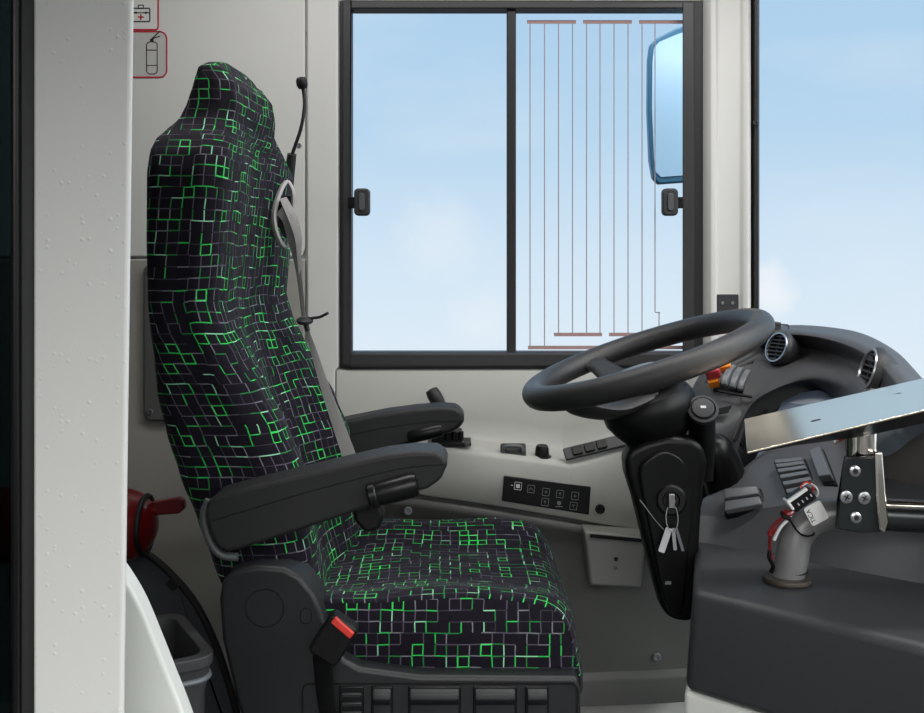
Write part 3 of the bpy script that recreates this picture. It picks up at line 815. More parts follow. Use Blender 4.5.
hub = finish(bm, 'hub', M['dash_dk'], sw)
bm = bmesh.new(); add_lathe(bm, WC-N_*.0175-U*.02, N_, [(.038,0),(.038,.003),(.035,.005),(0,.0055)], 40); finish(bm, 'horn_button', M['grey'], hub)

# steering column
colm = thing('steering_column', 'black steering column with ignition lock and shroud below the steering wheel', 'steering column', Vector((X(675,1.78),1.78,0)))
bm = bmesh.new()
add_lathe(bm, WC-N_*.062-U*.022, -N_, [(.03,-.008),(.064,-.006),(.078,.002),(.084,.016),(.083,.034),(.072,.055),(.058,.075),(.046,.088),(0,.092)], 48, sy=1)
finish(bm, 'upper_shroud', M['blk'], colm)
bm = bmesh.new(); add_tube(bm, [P(664,430,1.8),P(672,455,1.8),P(680,500,1.8)], .034, 24); finish(bm, 'column_tube', M['blk_gl'], colm)
cl = [(625,457),(631,449),(645,442),(668,436),(692,438),(704,446),(708,462),(704,490),(701,530),(700,560),(698,600),(694,623),(676,622),(664,614),(657,588),(646,545),(635,500),(627,475)]
bm = bmesh.new(); pprism(bm, cl, 1.715, 1.775, 1.715); 
cs_ = finish(bm, 'lower_shroud', M['blk'], colm, bevel=.016, seg=5)
inn = [(640,470),(648,458),(664,451),(680,458),(688,475),(692,510),(688,545),(684,590),(680,612),(668,606),(660,580),(650,530),(642,492)]
bm = bmesh.new(); pprism(bm, inn, 1.692, 1.72, 1.70, smooth=3); finish(bm, 'lock_panel', M['blk_gl'], cs_, bevel=.004)
bm = bmesh.new(); add_tube(bm, catmull([P(690,590,1.80),P(715,620,1.9),Vector((.62,1.95,.2)),Vector((.66,1.97,0))],6), .03, 20); finish(bm, 'column_foot', M['blk'], colm)
bm = bmesh.new(); add_lathe(bm, P(671,500,1.692), (-.1,-1,.1), [(.026,-.004),(.026,.004),(.022,.007),(.015,.007),(.013,.003),(0,.003)], 32); il = finish(bm, 'ignition_lock', M['blk'], cs_)
bm = bmesh.new(); add_box(bm, P(668,583,1.691), (.010,.002,.005)); finish(bm, 'small_label', M['icon_dim'], cs_)
# stalk pod with round end beside the wheel
bm = bmesh.new()
top_ = P(703,409,1.72); ax = Vector((-.12,-.78,.6)).normalized()
add_tube(bm, catmull([top_, top_-ax*.03-UZ*.004, P(702,445,1.79), P(700,478,1.8)],6), .0235, 24)
pod = finish(bm, 'switch_pod', M['blk'], colm)
bm = bmesh.new(); add_lathe(bm, top_-ax*.004, ax, [(.0255,-.006),(.0268,0),(.0262,.005),(.022,.0065),(.0195,.004),(.0185,.0095),(.014,.0105),(0,.0105)], 40); finish(bm, 'pod_knob', M['dash_dk'], pod)
bm = bmesh.new(); a_, b2, _ = frame_from(ax); add_box(bm, top_+ax*.0068, (.009,.0045,.002), Matrix((a_,b2,ax)).transposed()); finish(bm, 'knob_mark', M['icon'], pod)
# boot right of the column
bm = bmesh.new(); pts = [P(706,438,1.86),P(712,446,1.86),P(722,470,1.87),P(730,500,1.88),P(735,530,1.88)]
add_tube(bm, catmull(pts,4), [.012,.016,.022,.028,.033,.036,.038,.039,.04,.04,.04,.04,.04,.04,.04,.04,.04], 16); finish(bm, 'boot', M['blk_gl'], colm)

# keys
kr = thing('key_bunch', 'bunch of keys with a pale tag hanging from the ignition lock', 'keys', P(672,545,1.68))
bm = bmesh.new(); add_lathe(bm, P(671,500,1.688), NY, [(.006,0),(.006,.012),(0,.013)], 12); box2(bm, X(668,1.676), X(674,1.676), 1.668, 1.676, Z(508,1.67), Z(494,1.67)); finish(bm, 'ignition_key', M['steel'], kr, bevel=.001)
bm = bmesh.new(); rc = P(672,518,1.675); add_tube(bm, [rc+Vector((.010*math.cos(2*PI*i/32), .003*math.sin(2*PI*i/32), .022*math.sin(2*PI*i/32))) for i in range(32)], .0009, 6, closed=True); finish(bm, 'key_ring', M['steel'], kr)
for (ax_, ay, bx, by, w, mm) in ((669,528,661,552,.0055,'icon'),(673,528,675,550,.003,'steel'),(676,528,683,551,.0024,'grey')):
    bm = bmesh.new(); a, b_ = P(ax_,ay,1.678), P(bx,by,1.675); d = (b_-a).normalized(); ex = Vector((d.z,0,-d.x))
    plate(bm, (a+b_)/2, ex, d, rrect(w*2,(b_-a).length,w*.4), .002); finish(bm, 'key', M[mm], kr)
bm = bmesh.new(); add_tube(bm, catmull([P(640,500,1.69),P(646,508,1.684),P(655,520,1.68),P(666,532,1.678)],6), .001, 6); finish(bm, 'key_cord', M['grey'], kr)

# ------------------------------------------------------------------ dashboard
dash = thing('dashboard', 'dark grey wrap-around dashboard with round air vents, hooded display and rocker switches', 'dashboard', Vector((.85,1.8,.3)))
def rail(l, k=7): return catmull([P(*q) for q in l], k)
def shell(name, rails, m, parent=None, k=7, sub=4, ang=50):
    rr = [rail(r, k) for r in rails]
    cols = list(zip(*rr)); cols = [catmull(list(c), sub) for c in cols]
    bm = bmesh.new(); add_grid(bm, cols)
    return finish(bm, name, M[m], parent or dash, ang=ang)
R_top  = [(752,333,2.16),(785,329,2.10),(818,331,2.02),(850,337,1.93),(880,351,1.83),(900,368,1.74),(918,390,1.64),(940,425,1.5)]
R_back = [(752,336,2.26),(792,333,2.24),(832,334,2.17),(868,341,2.07),(900,357,1.95),(922,378,1.85),(942,405,1.74),(965,440,1.6)]
R_low  = [(752,420,2.28),(800,420,2.28),(850,420,2.23),(895,430,2.13),(935,440,2.02),(960,455,1.9),(985,480,1.8),(1005,520,1.66)]
R_lip  = [(757,337,2.10),(787,333.5,2.04),(818,336,1.96),(848,344,1.88),(874,357,1.79),(892,374,1.70),(908,396,1.61),(928,430,1.48)]
R_lip2 = [(759,341,2.10),(790,338,2.05),(818,341,1.97),(846,349,1.89),(870,361,1.80),(887,377,1.71),(902,400,1.62),(920,434,1.49)]
R_rec  = [(760,349,2.13),(795,347,2.09),(820,351,2.01),(843,358,1.93),(864,369,1.84),(878,385,1.75),(892,410,1.66),(908,442,1.52)]
R_shf  = [(756,357,2.09),(793,356,2.05),(820,361,1.97),(841,369,1.89),(858,381,1.80),(870,396,1.72),(884,420,1.63),(898,450,1.5)]
R_mid  = [(745,385,2.03),(778,370,2.01),(810,368,1.95),(835,376,1.88),(852,388,1.80),(862,404,1.72),(872,425,1.64),(885,456,1.52)]
R_arc  = [(733,440,1.97),(752,404,1.99),(782,386,1.97),(812,380,1.93),(836,388,1.87),(848,402,1.80),(854,420,1.73),(860,455,1.6)]
R_arc2 = [(738,442,1.99),(757,408,2.02),(784,391,2.01),(811,386,1.97),(831,394,1.91),(841,407,1.84),(846,424,1.77),(850,456,1.64)]
R_in   = [(744,446,2.1),(762,420,2.14),(786,404,2.14),(811,400,2.11),(830,406,2.05),(838,418,1.98),(841,432,1.9),(844,458,1.78)]
shell('dashboard_hood', [R_low, R_back, R_top, R_lip, R_lip2, R_rec, R_shf, R_mid, R_arc], 'dash')
shell('display_hood', [R_arc, R_arc2, R_in], 'dash_dk')
# display
bm = bmesh.new(); dp = [P(750,470,1.99),P(782,402,1.99),P(800,393,1.98),P(818,390,1.96),P(836,396,1.93),P(847,410,1.90),(P(850,470,1.86))]
add_prism(bm, dp, Vector((.02,.03,0))); finish(bm, 'instrument_display', M['display'], dash, smooth=False)
bm = bmesh.new(); add_tube(bm, catmull([P(800,363,2.03),P(818,364,1.985),P(836,369,1.91),P(850,376,1.85),P(858,383,1.80)],6), .0022, 8); finish(bm, 'hood_shade_line', M['blk'], dash)  # black line drawn in for the shaded band under the lip
# left shelf of the dash towards the wall
bm = bmesh.new()
S = [[P(757,334,2.16),P(730,345,2.16),P(705,372,2.16),P(690,400,2.16)],
     [P(765,345,2.13),P(738,352,2.12),P(704,374,2.11),P(686,404,2.11)],
     [P(765,375,2.06),P(755,385,2.05),P(735,392,2.05),P(705,405,2.04)],
     [P(750,408,2.0),P(738,416,1.99),P(722,422,1.98),P(700,424,1.97)],
     [P(738,450,1.98),P(726,450,1.97),P(712,448,1.96),P(695,445,1.95)]]
rr = [catmull(r, 6) for r in S]
add_grid(bm, [catmull(list(c), 5) for c in zip(*rr)])
finish(bm, 'switch_shelf', M['dash'], dash, ang=60)
bm = bmesh.new()
pprism(bm, [(688,404),(704,376),(760,350),(770,470),(760,540),(700,540),(690,450)], 2.09, 2.15, 2.12)
finish(bm, 'shelf_support', M['dash_dk'], dash, bevel=.01)
# dark lower apron between column and console
bm = bmesh.new()
S = [[P(700,424,1.98),P(738,445,1.985),P(760,470,1.95),P(800,480,1.90),P(850,470,1.85)],
     [P(700,470,2.0),P(738,480,1.97),P(765,492,1.93),P(800,500,1.88),P(850,490,1.83)],
     [P(690,540,2.0),P(740,535,1.97),P(765,532,1.93),P(800,530,1.9),P(850,530,1.85)]]
add_grid(bm, [catmull(r, 5) for r in S]); finish(bm, 'lower_apron', M['blk'], dash)
def ax_px(D, a, b, tow):            # direction helper
    return (P(*b, D)-P(*a, D)).normalized()
# round vents
def vent(c, nrm, r, m='dash_dk', roll=0):
    nrm = Vector(nrm).normalized(); a, b, d = frame_from(nrm)
    bm = bmesh.new(); add_lathe(bm, c-d*.02, d, [(r*.7,-.03),(r*1.05,-.008),(r*1.2,.006),(r*1.16,.014),(r*1.06,.0185),(r*.96,.008),(0,.004)], 48)
    h = finish(bm, 'air_vent', M[m], dash)
    bm = bmesh.new(); add_lathe(bm, c-d*.003, d, [(r*.98,-.002),(r*1.05,.001),(r*1.04,.004),(r*.94,.004),(r*.92,0)], 48); finish(bm, 'vent_ring', M['steel'], h)
    a2 = a*math.cos(roll)+b*math.sin(roll); b2 = d.cross(a2)
    bm = bmesh.new()
    for i in range(-3, 4):
        q = i*r*.26; hw = math.sqrt(max(0, (r*.92)**2-q*q))
        add_box(bm, c+b2*q-d*.006, (hw*2, r*.09, .007), Matrix((a2, b2, d)).transposed())
    add_box(bm, c-d*.007, (r*.08, r*1.8, .006), Matrix((a2, b2, d)).transposed())
    finish(bm, 'vent_slats', M['dash_dk'], h, smooth=False)
vent(P(776,347,2.03), (-.8,-.3,.3), .030)
vent(P(866,371,1.785), (-.93,.10,.3), .041)
# hazard switch and rockers
hz = bmesh.new(); ex = (P(756,383,2.06)-P(722,368,2.06)).normalized(); 
nrm = Vector((-.35,-.55,.75)).normalized()
e1 = (P(745,395,2.03)-P(722,386,2.05)); e1 = (e1-nrm*e1.dot(nrm)).normalized(); e2 = nrm.cross(e1)
RM = Matrix((e1, e2, nrm)).transposed()
bm = bmesh.new(); add_box(bm, P(741,383,2.06)-nrm*.004, (.10,.066,.012), RM); swb = finish(bm, 'switch_bezel', M['blk'], dash, bevel=.003)
for i, (px, py) in enumerate(((729,376.5),(737,379),(745,381.5),(753,384))):
    bm = bmesh.new(); c = P(px,py,2.05)+nrm*.006
    pr = [(-.027,-.012),(-.027,.002),(-.018,.010),(0,.015),(.018,.010),(.027,.001),(.027,-.012)]
    ev = e2
    dirv = (P(735,368,2.09)-P(719,383,2.03)); dirv = (dirv-nrm*dirv.dot(nrm)).normalized(); sd = dirv.cross(nrm)
    add_prism(bm, [c+dirv*a*1.05+nrm*b*.6-sd*.0064 for a, b in pr], sd*.0128)
    finish(bm, 'rocker_switch', M['rocker'], swb, bevel=.0018)
bm = bmesh.new(); c = P(713,373,2.06)+nrm*.006; add_box(bm, c, (.03,.028,.026), RM @ Matrix.Rotation(.5,3,'Z')); finish(bm, 'red_switch', M['reddk'], swb, bevel=.005)
for px, py in ((726,368),(714,383)):
    bm = bmesh.new(); add_box(bm, P(px,py,2.06)+nrm*.002, (.022,.016,.02), RM @ Matrix.Rotation(.5,3,'Z')); finish(bm, 'orange_switch', M['orange'], swb, bevel=.003)
bm = bmesh.new(); add_box(bm, P(735,394,2.01), (.07,.004,.004), RM); finish(bm, 'pen_slot', M['blk'], swb)
bm = bmesh.new(); add_prism(bm, [P(714,410,1.985),P(732,406,1.985),P(728,413,1.97),P(716,415,1.97)], nrm*.002); finish(bm, 'coin_slot', M['blk'], dash)
# little bracket on top near the pillar
bm = bmesh.new(); add_tube(bm, [P(775,331,2.1),P(776,324,2.1),P(788,325,2.1),P(789,330,2.1)], .0018, 8); box2(bm, X(772,2.12), X(778,2.12), 2.1, 2.14, Z(334,2.12), Z(322,2.12)); finish(bm, 'wire_bracket', M['dash_dk'], dash)

fc = thing('front_console', 'dark grey angular console cabinet with white foot at the lower right', 'console', Vector((.45,1.45,0)))
# near right swell beside the dash, behind the pole
S = [[P(880,372,1.80),P(905,385,1.78),P(940,400,1.75),P(990,430,1.7),P(1040,480,1.65)],
     [P(862,405,1.70),P(890,410,1.66),P(930,420,1.6),P(980,445,1.55),P(1040,480,1.5)],
     [P(852,440,1.68),P(885,440,1.62),P(930,445,1.55),P(980,460,1.5),P(1040,500,1.45)],
     [P(850,470,1.70),P(880,475,1.65),P(930,480,1.58),P(980,490,1.52),P(1040,520,1.46)],
     [P(846,495,1.74),P(880,499,1.68),P(930,503,1.62),P(980,508,1.56),P(1040,520,1.5)]]
rr = [catmull(r, 6) for r in S]
bm = bmesh.new(); add_grid(bm, [catmull(list(c), 5) for c in zip(*rr)]); finish(bm, 'rounded_end', M['dash_br'], fc, ang=80)

# ------------------------------------------------------------------ front cabinet (switch panel + shelf + face)
zsft = Z(590,1.5)                     # shelf height
a0, a1 = Vector((X(693,1.5),1.5,0)), Vector((X(924,1.28),1.28,0)); dv = (a1-a0).normalized(); a2 = a0+dv*.55
b0, b1 = Vector((X(695,1.78),1.78,0)), Vector((X(924,1.54),1.54,0)); b2_ = b0+(b1-b0).normalized()*.62
zb_ = Z(692,1.5)
bm = bmesh.new()
def zz(v, z): return Vector((v.x, v.y, z))
add_prism(bm, [zz(a0,zb_), zz(a2,zb_), zz(b2_,zb_), zz(b0,zb_)], (0,0,zsft-zb_))
for v in bm.verts:                                   # face leans out slightly to the foot
    if v.co.z < zb_+.01 and v.co.y < 1.52: v.co.x -= .012
finish(bm, 'cabinet_body', M['cabinet'], fc, bevel=.014, seg=6)
bm = bmesh.new(); off = Vector((.0,.03,0))
add_prism(bm, [Vector((a0.x-.012,a0.y+.004,0)), Vector((a2.x,a2.y+.004,0)), zz(b2_,0), zz(b0,0)], (0,0,zb_-.001)); finish(bm, 'cabinet_foot', M['white'], fc, bevel=.008)
# riser and sloping switch deck
ztop = Z(523,1.80)
A = [P(699,516,1.79),P(725,515,1.78),P(784,505,1.70),P(838,498,1.62),P(924,500,1.57),P(1000,506,1.5)]
B = [Vector((p.x, p.y-.006, p.z-.012)) for p in A]
ts = [0,.1,.36,.6,.93,1.25]
Cc = [zz(b0+(b1-b0)*t*1.0, zsft-.02) + Vector((0,-.012,0)) for t in ts]
T = [P(703,499,1.84),P(726,487,1.84),P(760,460,1.86),P(800,440,1.84),P(850,425,1.80),P(930,430,1.7)]
T0 = [P(712,492,1.92),P(732,477,1.93),P(765,452,1.94),P(803,432,1.92),P(852,418,1.88),P(935,424,1.8)]
rws = [Cc, B, A, T, T0]
bm = bmesh.new(); rr = [catmull(r, 5) for r in rws]; rr.insert(3, [a*.5+b*.5 for a, b in zip(rr[2], rr[3])]); add_grid(bm, rr)
# left closing side
V = [bm.verts.new(p) for p in (Cc[0], B[0], A[0], T[0], T0[0], P(712,560,1.92))]; bm.faces.new(V)
finish(bm, 'switch_deck', M['deck'], fc, ang=30)
# ribbed rocker on the deck
def deckrock(c4, n, m='rocker', lift=.008):
    """a stepped rocker spanning the quad c4 = near-left, near-right, far-right, far-left"""
    nl, nr, fr_, fl = c4; nn = (nr-nl).cross(fl-nl).normalized(); nn = nn if nn.z > 0 else -nn
    bm = bmesh.new(); add_prism(bm, [nl-nn*.01, nr-nn*.01, fr_-nn*.01, fl-nn*.01], nn*.014); h = finish(bm, 'rocker_frame', M['blk'], fc, bevel=.002)
    for i in range(n):
        t0, t1 = i/n+.04/n, (i+1)/n-.04
        q = [nl.lerp(fl,t0), nr.lerp(fr_,t0), nr.lerp(fr_,t1), nl.lerp(fl,t1)]
        cq = sum(q, Vector())/4; q = [cq+(p-cq)*.88 for p in q]
        arch = lift*math.sin(PI*(i+.5)/n)+.004
        bm = bmesh.new(); add_prism(bm, [p+nn*.002 for p in q], nn*(.004+arch)); finish(bm, 'rocker_rib', M[m], h, bevel=.002)
deckrock((P(725,517,1.765),P(767,509,1.735),P(761,489,1.77),P(725,492,1.80)), 2)
deckrock((P(788,499,1.70),P(820,492,1.67),P(806,460,1.77),P(774,463,1.80)), 6)
deckrock((P(824,488,1.67),P(838,486,1.65),P(824,450,1.77),P(812,456,1.78)), 1)
# red and white striped button peeking over the deck
bm = bmesh.new(); add_box(bm, P(840,442,1.78), (.02,.012,.03), Matrix.Rotation(.5,3,'Y')); sbx = finish(bm, 'striped_button', M['white_pl'], fc, bevel=.003)
bm = bmesh.new()
for i in range(2): add_box(bm, P(840,439+i*7,1.773), (.02,.002,.005), Matrix.Rotation(.3,3,'Y'))
finish(bm, 'red_stripe', M['red'], sbx)

# ------------------------------------------------------------------ pipe stand with tray
ps = thing('ticket_tray_stand', 'bent grey pipe stand with dark bracket carrying a polished steel tray', 'stand', Vector((X(789,1.53),1.53,zsft)))
zf = zsft
bc = Vector((X(787,1.54),1.54,zf))
bm = bmesh.new(); add_lathe(bm, bc, (0,0,1), [(.030,0),(.036,.001),(.037,.004),(.036,.008),(.025,.010),(0,.010)], 40); finish(bm, 'flange', M['rust'], ps)
pp_ = catmull([bc+UZ*.005, P(792,560,1.535), P(795,541,1.535), P(804,526,1.535), P(820,517,1.53), P(845,514,1.52), P(872,515,1.51)], 7)
bm = bmesh.new(); add_tube(bm, pp_, .0242, 28); finish(bm, 'bent_pipe', M['pipe'], ps)
bm = bmesh.new(); add_tube(bm, [P(868,515,1.515), P(930,518,1.49), P(1040,524,1.42)], .0225, 28); finish(bm, 'cross_tube', M['brkt'], ps)
for y0 in (571,):
    bm = bmesh.new(); cc = Vector((X(790,1.54),1.54,zf+.018)); add_tube(bm, [cc+Vector((math.cos(2*PI*i/40)*.0255, math.sin(2*PI*i/40)*.0255, 0)) for i in range(40)], .0016, 6, closed=True); finish(bm, 'cable_tie', M['blk'], ps)
# horizontal channel rail under the tray at right
bm = bmesh.new(); add_tube(bm, [P(878,505,1.49), P(960,508,1.44), P(1040,512,1.4)], .006, 12); finish(bm, 'upper_rod', M['chrome'], ps)
# bracket
Yk = 1.455
bm = bmesh.new(); pprism(bm, [(845,457),(880,457),(884,532),(861,533),(836,529),(838,500)], Yk, Yk+.006, Yk); brk = finish(bm, 'bracket', M['brkt'], ps, bevel=.002)
bm = bmesh.new()
add_prism(bm, [P(844,456,Yk),P(838,500,Yk),P(836,529,Yk),P(838,529,Yk+.08),P(840,500,Yk+.08),P(846,458,Yk+.08)], (.003,0,0)); finish(bm, 'bracket_cheek', M['brkt'], brk)
bm = bmesh.new()
sidep = [P(875,452,Yk-.004),P(883,452,Yk-.002),P(887,500,Yk-.002),P(889,522,Yk-.002),P(885,534,Yk-.006),P(880,530,Yk-.01),P(877,500,Yk-.004)]
add_prism(bm, sidep, (.0,.07,0)); finish(bm, 'bracket_flange', M['chrome'], brk, bevel=.003)
for px, py, mm in ((854.5,471,'steel'),(846,497,'steel'),(864,498,'steel'),(855.5,517.5,'steel')):
    bm = bmesh.new(); add_lathe(bm, P(px,py,Yk), NY, [(.0085,0),(.0082,.002),(.006,.0035),(.003,.0035),(.0028,.001),(0,.001)] if py in (471,517.5) else [(.0095,0),(.009,.002),(.006,.003),(0,.0032)], 24)
    s_ = finish(bm, 'screw', M['steel'], brk)
    if py in (497,498):
        bm = bmesh.new()
        for q in (.5, 2.07): add_box(bm, P(px,py,Yk)+NY*.003, (.009,.001,.0018), Matrix.Rotation(q,3,'Y'))
        finish(bm, 'cross_slot', M['ink'], s_)
    else:
        bm = bmesh.new(); add_lathe(bm, P(px,py,Yk)+NY*.0034, NY, [(.0036,0),(.0036,.0006),(0,.0006)], 16); finish(bm, 'hex_recess', M['ink'], s_)
bm = bmesh.new(); add_cyl(bm, P(862,462,1.49), P(862,425,1.49), .0225, n=36); finish(bm, 'post', M['chrome'], ps)
# tray: flat top with short folded lip
t0, t1 = P(747,452,1.36), P(924,410,1.36); t2, t3 = P(744,419,1.575), P(911,381,1.575)
tl = (t1-t0); ext = t0+tl*1.55; ext2 = t2+(t3-t2)*1.62
nn = (t1-t0).cross(t2-t0).normalized()
bm = bmesh.new(); add_prism(bm, [t0, ext, ext2, t2], -nn*.003)
tray = finish(bm, 'tray', M['traysteel'], ps, bevel=.0008)
bm = bmesh.new(); add_prism(bm, [t0-nn*.003, ext-nn*.003, ext+Vector((0,.05,-.03))-nn*.003, t0+tl*.75+Vector((0,.05,-.03)), t0+tl*.3+Vector((0,.02,-.012))], Vector((0,.003,0))); 
finish(bm, 'tray_stiffener', M['brkt'], tray)
for px, py, Dd in ((905,391,1.5),(917,399,1.43),(819,417,1.45)):
    # slot cut marks on the tray top
    v = (px-747)/(924-747); 
    u_ = (Dd-1.36)/.215
    c = t0.lerp(t1, v).lerp(t2.lerp(t3, v), u_)
    bm = bmesh.new(); add_box(bm, c+nn*.0002, (.014,.010,.0006), rot_to(nn, Vector((0,1,0)))); finish(bm, 'slot', M['ink'], tray)

# wiring on the pipe
wr = thing('wire_connector', 'black plug connector with red and white wires and white tag on the bent pipe', 'connector', P(800,505,1.49))
bm = bmesh.new(); R1 = Matrix.Rotation(.62,3,'Y').to_3x3()
R1 = Matrix.Rotation(-.62,3,'Y')
c = P(800,498,1.475); add_box(bm, c, (.038,.026,.02), R1)
cn = finish(bm, 'plug_body', M['blk'], wr, bevel=.002)
bm = bmesh.new(); add_box(bm, c+R1@Vector((-.004,-.0135,.011)), (.036,.006,.005), R1); add_box(bm, c+R1@Vector((-.02,-.008,.006)), (.004,.02,.016), R1); finish(bm, 'plug_collar', M['white_pl'], cn, bevel=.001)
bm = bmesh.new()
for i in range(4):
    add_box(bm, c+R1@Vector((-.009+i*.0075,-.0135,-.001)), (.0018,.002,.004), R1)
finish(bm, 'plug_pins', M['icon'], cn)
# tag
R2 = Matrix.Rotation(-.5,3,'Y'); ct = P(816,513,1.48)
bm = bmesh.new(); plate(bm, ct, R2@UX, R2@UZ, rrect(.028,.03,.004), .0015); tg = finish(bm, 'tag', M['white_pl'], wr)
fcu = bpy.data.curves.new('txt', 'FONT'); fcu.body = 'TICA'; fcu.size = .0095; fcu.extrude = .0002; fcu.align_x = 'CENTER'
fo = bpy.data.objects.new('txt', fcu); C.objects.link(fo); bpy.context.view_layer.update()
me = bpy.data.meshes.new_from_object(fo.evaluated_get(bpy.context.evaluated_depsgraph_get())); bpy.data.objects.remove(fo)
to = bpy.data.objects.new('tag_lettering', me); C.objects.link(to); me.materials.clear(); me.materials.append(M['ink'])
ez = R2@UX; eu = -(R2@UZ)      # reading direction runs down the tag
mm = Matrix.Identity(4); nrm_t = NY
ex3, ey3 = (R2@UX).cross(NY), None
rd = R2@UZ; upv = NY.cross(rd)
mm.col[0].xyz = rd; mm.col[1].xyz = upv; mm.col[2].xyz = NY
mm.translation = ct+NY*.0018+(R2@UX)*(-.006)
me.transform(mm); attach(to, tg)
def wire(pts, r, m): 
    bm = bmesh.new(); add_tube(bm, catmull([P(*p) for p in pts],6), r, 8); return finish(bm, 'wire', M[m], wr)
wire([(802,486,1.47),(808,483,1.47),(816,487,1.46),(818,494,1.465),(812,500,1.47)], .0014, 'white_pl')
wire([(800,488,1.47),(806,482,1.47),(813,486,1.465),(812,496,1.47)], .0014, 'red')
wire([(792,504,1.475),(790,512,1.485),(781,525,1.49),(771,535,1.495),(770,549,1.505),(772,560,1.51)], .0026, 'redpaint')
wire([(794,506,1.475),(787,515,1.48),(777,522,1.485),(769,533,1.49),(771,536,1.49)], .0026, 'redpaint')
wire([(793,508,1.47),(789,518,1.48),(780,528,1.485),(774,540,1.49)], .0024, 'white_pl')
wire([(784,510,1.47),(789,514,1.465),(795,509,1.47)], .0036, 'redpaint')
wire([(770,550,1.505),(769,557,1.505),(773,566,1.51),(771,572,1.515)], .0032, 'blk')
wire([(786,511,1.475),(790,520,1.48),(798,532,1.495),(806,536,1.50),(813,535,1.50),(814,533,1.505)], .0016, 'blk')
wire([(782,512,1.48),(784,516,1.475),(790,519,1.475)], .0035, 'blk')

# ------------------------------------------------------------------ left foreground: pillar, door edge, curved panel
bm = bmesh.new()
Dp = .95
x0, x1 = X(33,Dp), X(128,Dp)
ext_plan(bm, [(x0,Dp),(x1,Dp),(x1+.001,Dp+.006),(x1-.035,Dp+.07),(x0,Dp+.07)], 0, CEIL)
for v in bm.verts:
    if v.co.x > (x0+x1)/2: v.co.x += .012 if v.co.z > 1 else -.014
struct(finish(bm, 'trim_7', M['powder'], None, bevel=.003), 'textured white door pillar')
dr = thing('door_1', None, None, Vector((X(5,.95),.95,0)), kind='structure')
bm = bmesh.new()
ext_plan(bm, [(X(22,Dp),Dp-.004),(X(34,Dp),Dp+.002),(X(34,Dp),Dp+.06),(X(24,Dp),Dp+.06)], .02, CEIL-.02); finish(bm, 'rubber_seal', M['black'], dr, bevel=.002)
bm = bmesh.new(); ext_plan(bm, [(X(15,Dp),Dp-.012),(X(23,Dp),Dp-.012),(X(23,Dp),Dp+.03),(X(14,Dp),Dp+.03)], .02, CEIL-.02); finish(bm, 'door_frame', M['blk_gl'], dr, bevel=.004)
bm = bmesh.new(); ext_plan(bm, [(X(-190,Dp),Dp),(X(15,Dp),Dp),(X(15,Dp),Dp+.006),(X(-190,Dp),Dp+.006)], .02, CEIL-.02); finish(bm, 'door_glass', M['tint'], dr, smooth=False)
# curved white panel
cpn = bmesh.new()
cv = catmull([P(100,545,1.08),P(122,575,1.08),P(139,604,1.08),P(155,642,1.08),P(170,680,1.08),P(183,713,1.08),P(199,760,1.08),P(222,840,1.08)], 6)
poly = [Vector((p.x,1.08,p.z)) for p in cv]+[Vector((cv[-1].x,1.08,0)), Vector((X(60,1.08),1.08,0)), Vector((X(60,1.08),1.08,cv[0].z))]
add_prism(cpn, poly, (0,.03,0))
tag(finish(cpn, 'curved_white_cover', M['greenish'], None, bevel=.012, seg=5, ang=40), 'smooth off-white curved floor cover rising behind the white pillar at lower left', 'panel')

# ------------------------------------------------------------------ extinguisher, arch cover, bin
fe = thing('fire_extinguisher', 'red fire extinguisher with black strap lying half hidden behind the white pillar', 'fire extinguisher', P(120,590,2.05))
bm = bmesh.new(); eo = P(121,525,1.92); RE = .070
add_lathe(bm, eo, (1,0,.0), [(0,-.34),(.045,-.335),(.066,-.31),(RE,-.28)]+[(RE*math.cos(t*PI/20), RE*math.sin(t*PI/20)) for t in range(0,10)]+[(0,RE)], 48)
body = finish(bm, 'cylinder', M['redpaint'], fe, ang=60)
bm = bmesh.new(); q = .72; ro = eo+Vector((RE*math.sin(q)+.001,0,0)); rr_ = RE*math.cos(q)+.002
add_tube(bm, [ro+Vector((0,math.cos(2*PI*i/48)*rr_,math.sin(2*PI*i/48)*rr_)) for i in range(48)], .0055, 8, closed=True); finish(bm, 'strap', M['black'], fe)
bm = bmesh.new(); add_prism(bm, [P(150,503,1.91),P(178,498,1.91),P(183,501,1.91),P(184,509,1.91),P(179,514,1.91),P(151,516,1.91)], (0,.02,0)); finish(bm, 'handle', M['redpaint'], fe, bevel=.003)
bm = bmesh.new(); add_cyl(bm, eo+Vector((.0,0,.02)), P(158,509,1.92), .016, .011); finish(bm, 'neck', M['redpaint'], fe)
bm = bmesh.new(); box2(bm, -.95, -.79, 1.93, 2.28, eo.z-.01, eo.z+.01);finish(bm, 'mounting_bracket', M['black'], fe, bevel=.004)

ac = thing('arch_cover', 'dark grey felted arch-shaped cover with black rubber edge behind the seat', 'cover', Vector((X(160,2.05),2.05,0)))
Da = 2.02
cv = catmull([P(60,530,Da),P(110,540,Da),P(145,553,Da),P(170,573,Da),(P(195,603,Da)),P(215,643,Da),P(230,688,Da),P(240,730,Da),P(248,790,Da)], 6)
poly = [Vector((p.x,Da,p.z)) for p in cv]+[Vector((cv[-1].x,Da,0)), Vector((cv[0].x,Da,0))]
bm = bmesh.new(); add_prism(bm, poly, (0,.014,0)); finish(bm, 'cover_body', M['carpet'], ac, bevel=.004)
bm = bmesh.new(); add_tube(bm, cv, .0075, 12); eg = finish(bm, 'rubber_edge', M['black'], ac)
bm = bmesh.new(); add_box(bm, P(173,584,Da-.006), (.022,.01,.018), Matrix.Rotation(.8,3,'Y')); finish(bm, 'edge_clip', M['black'], ac, bevel=.002)

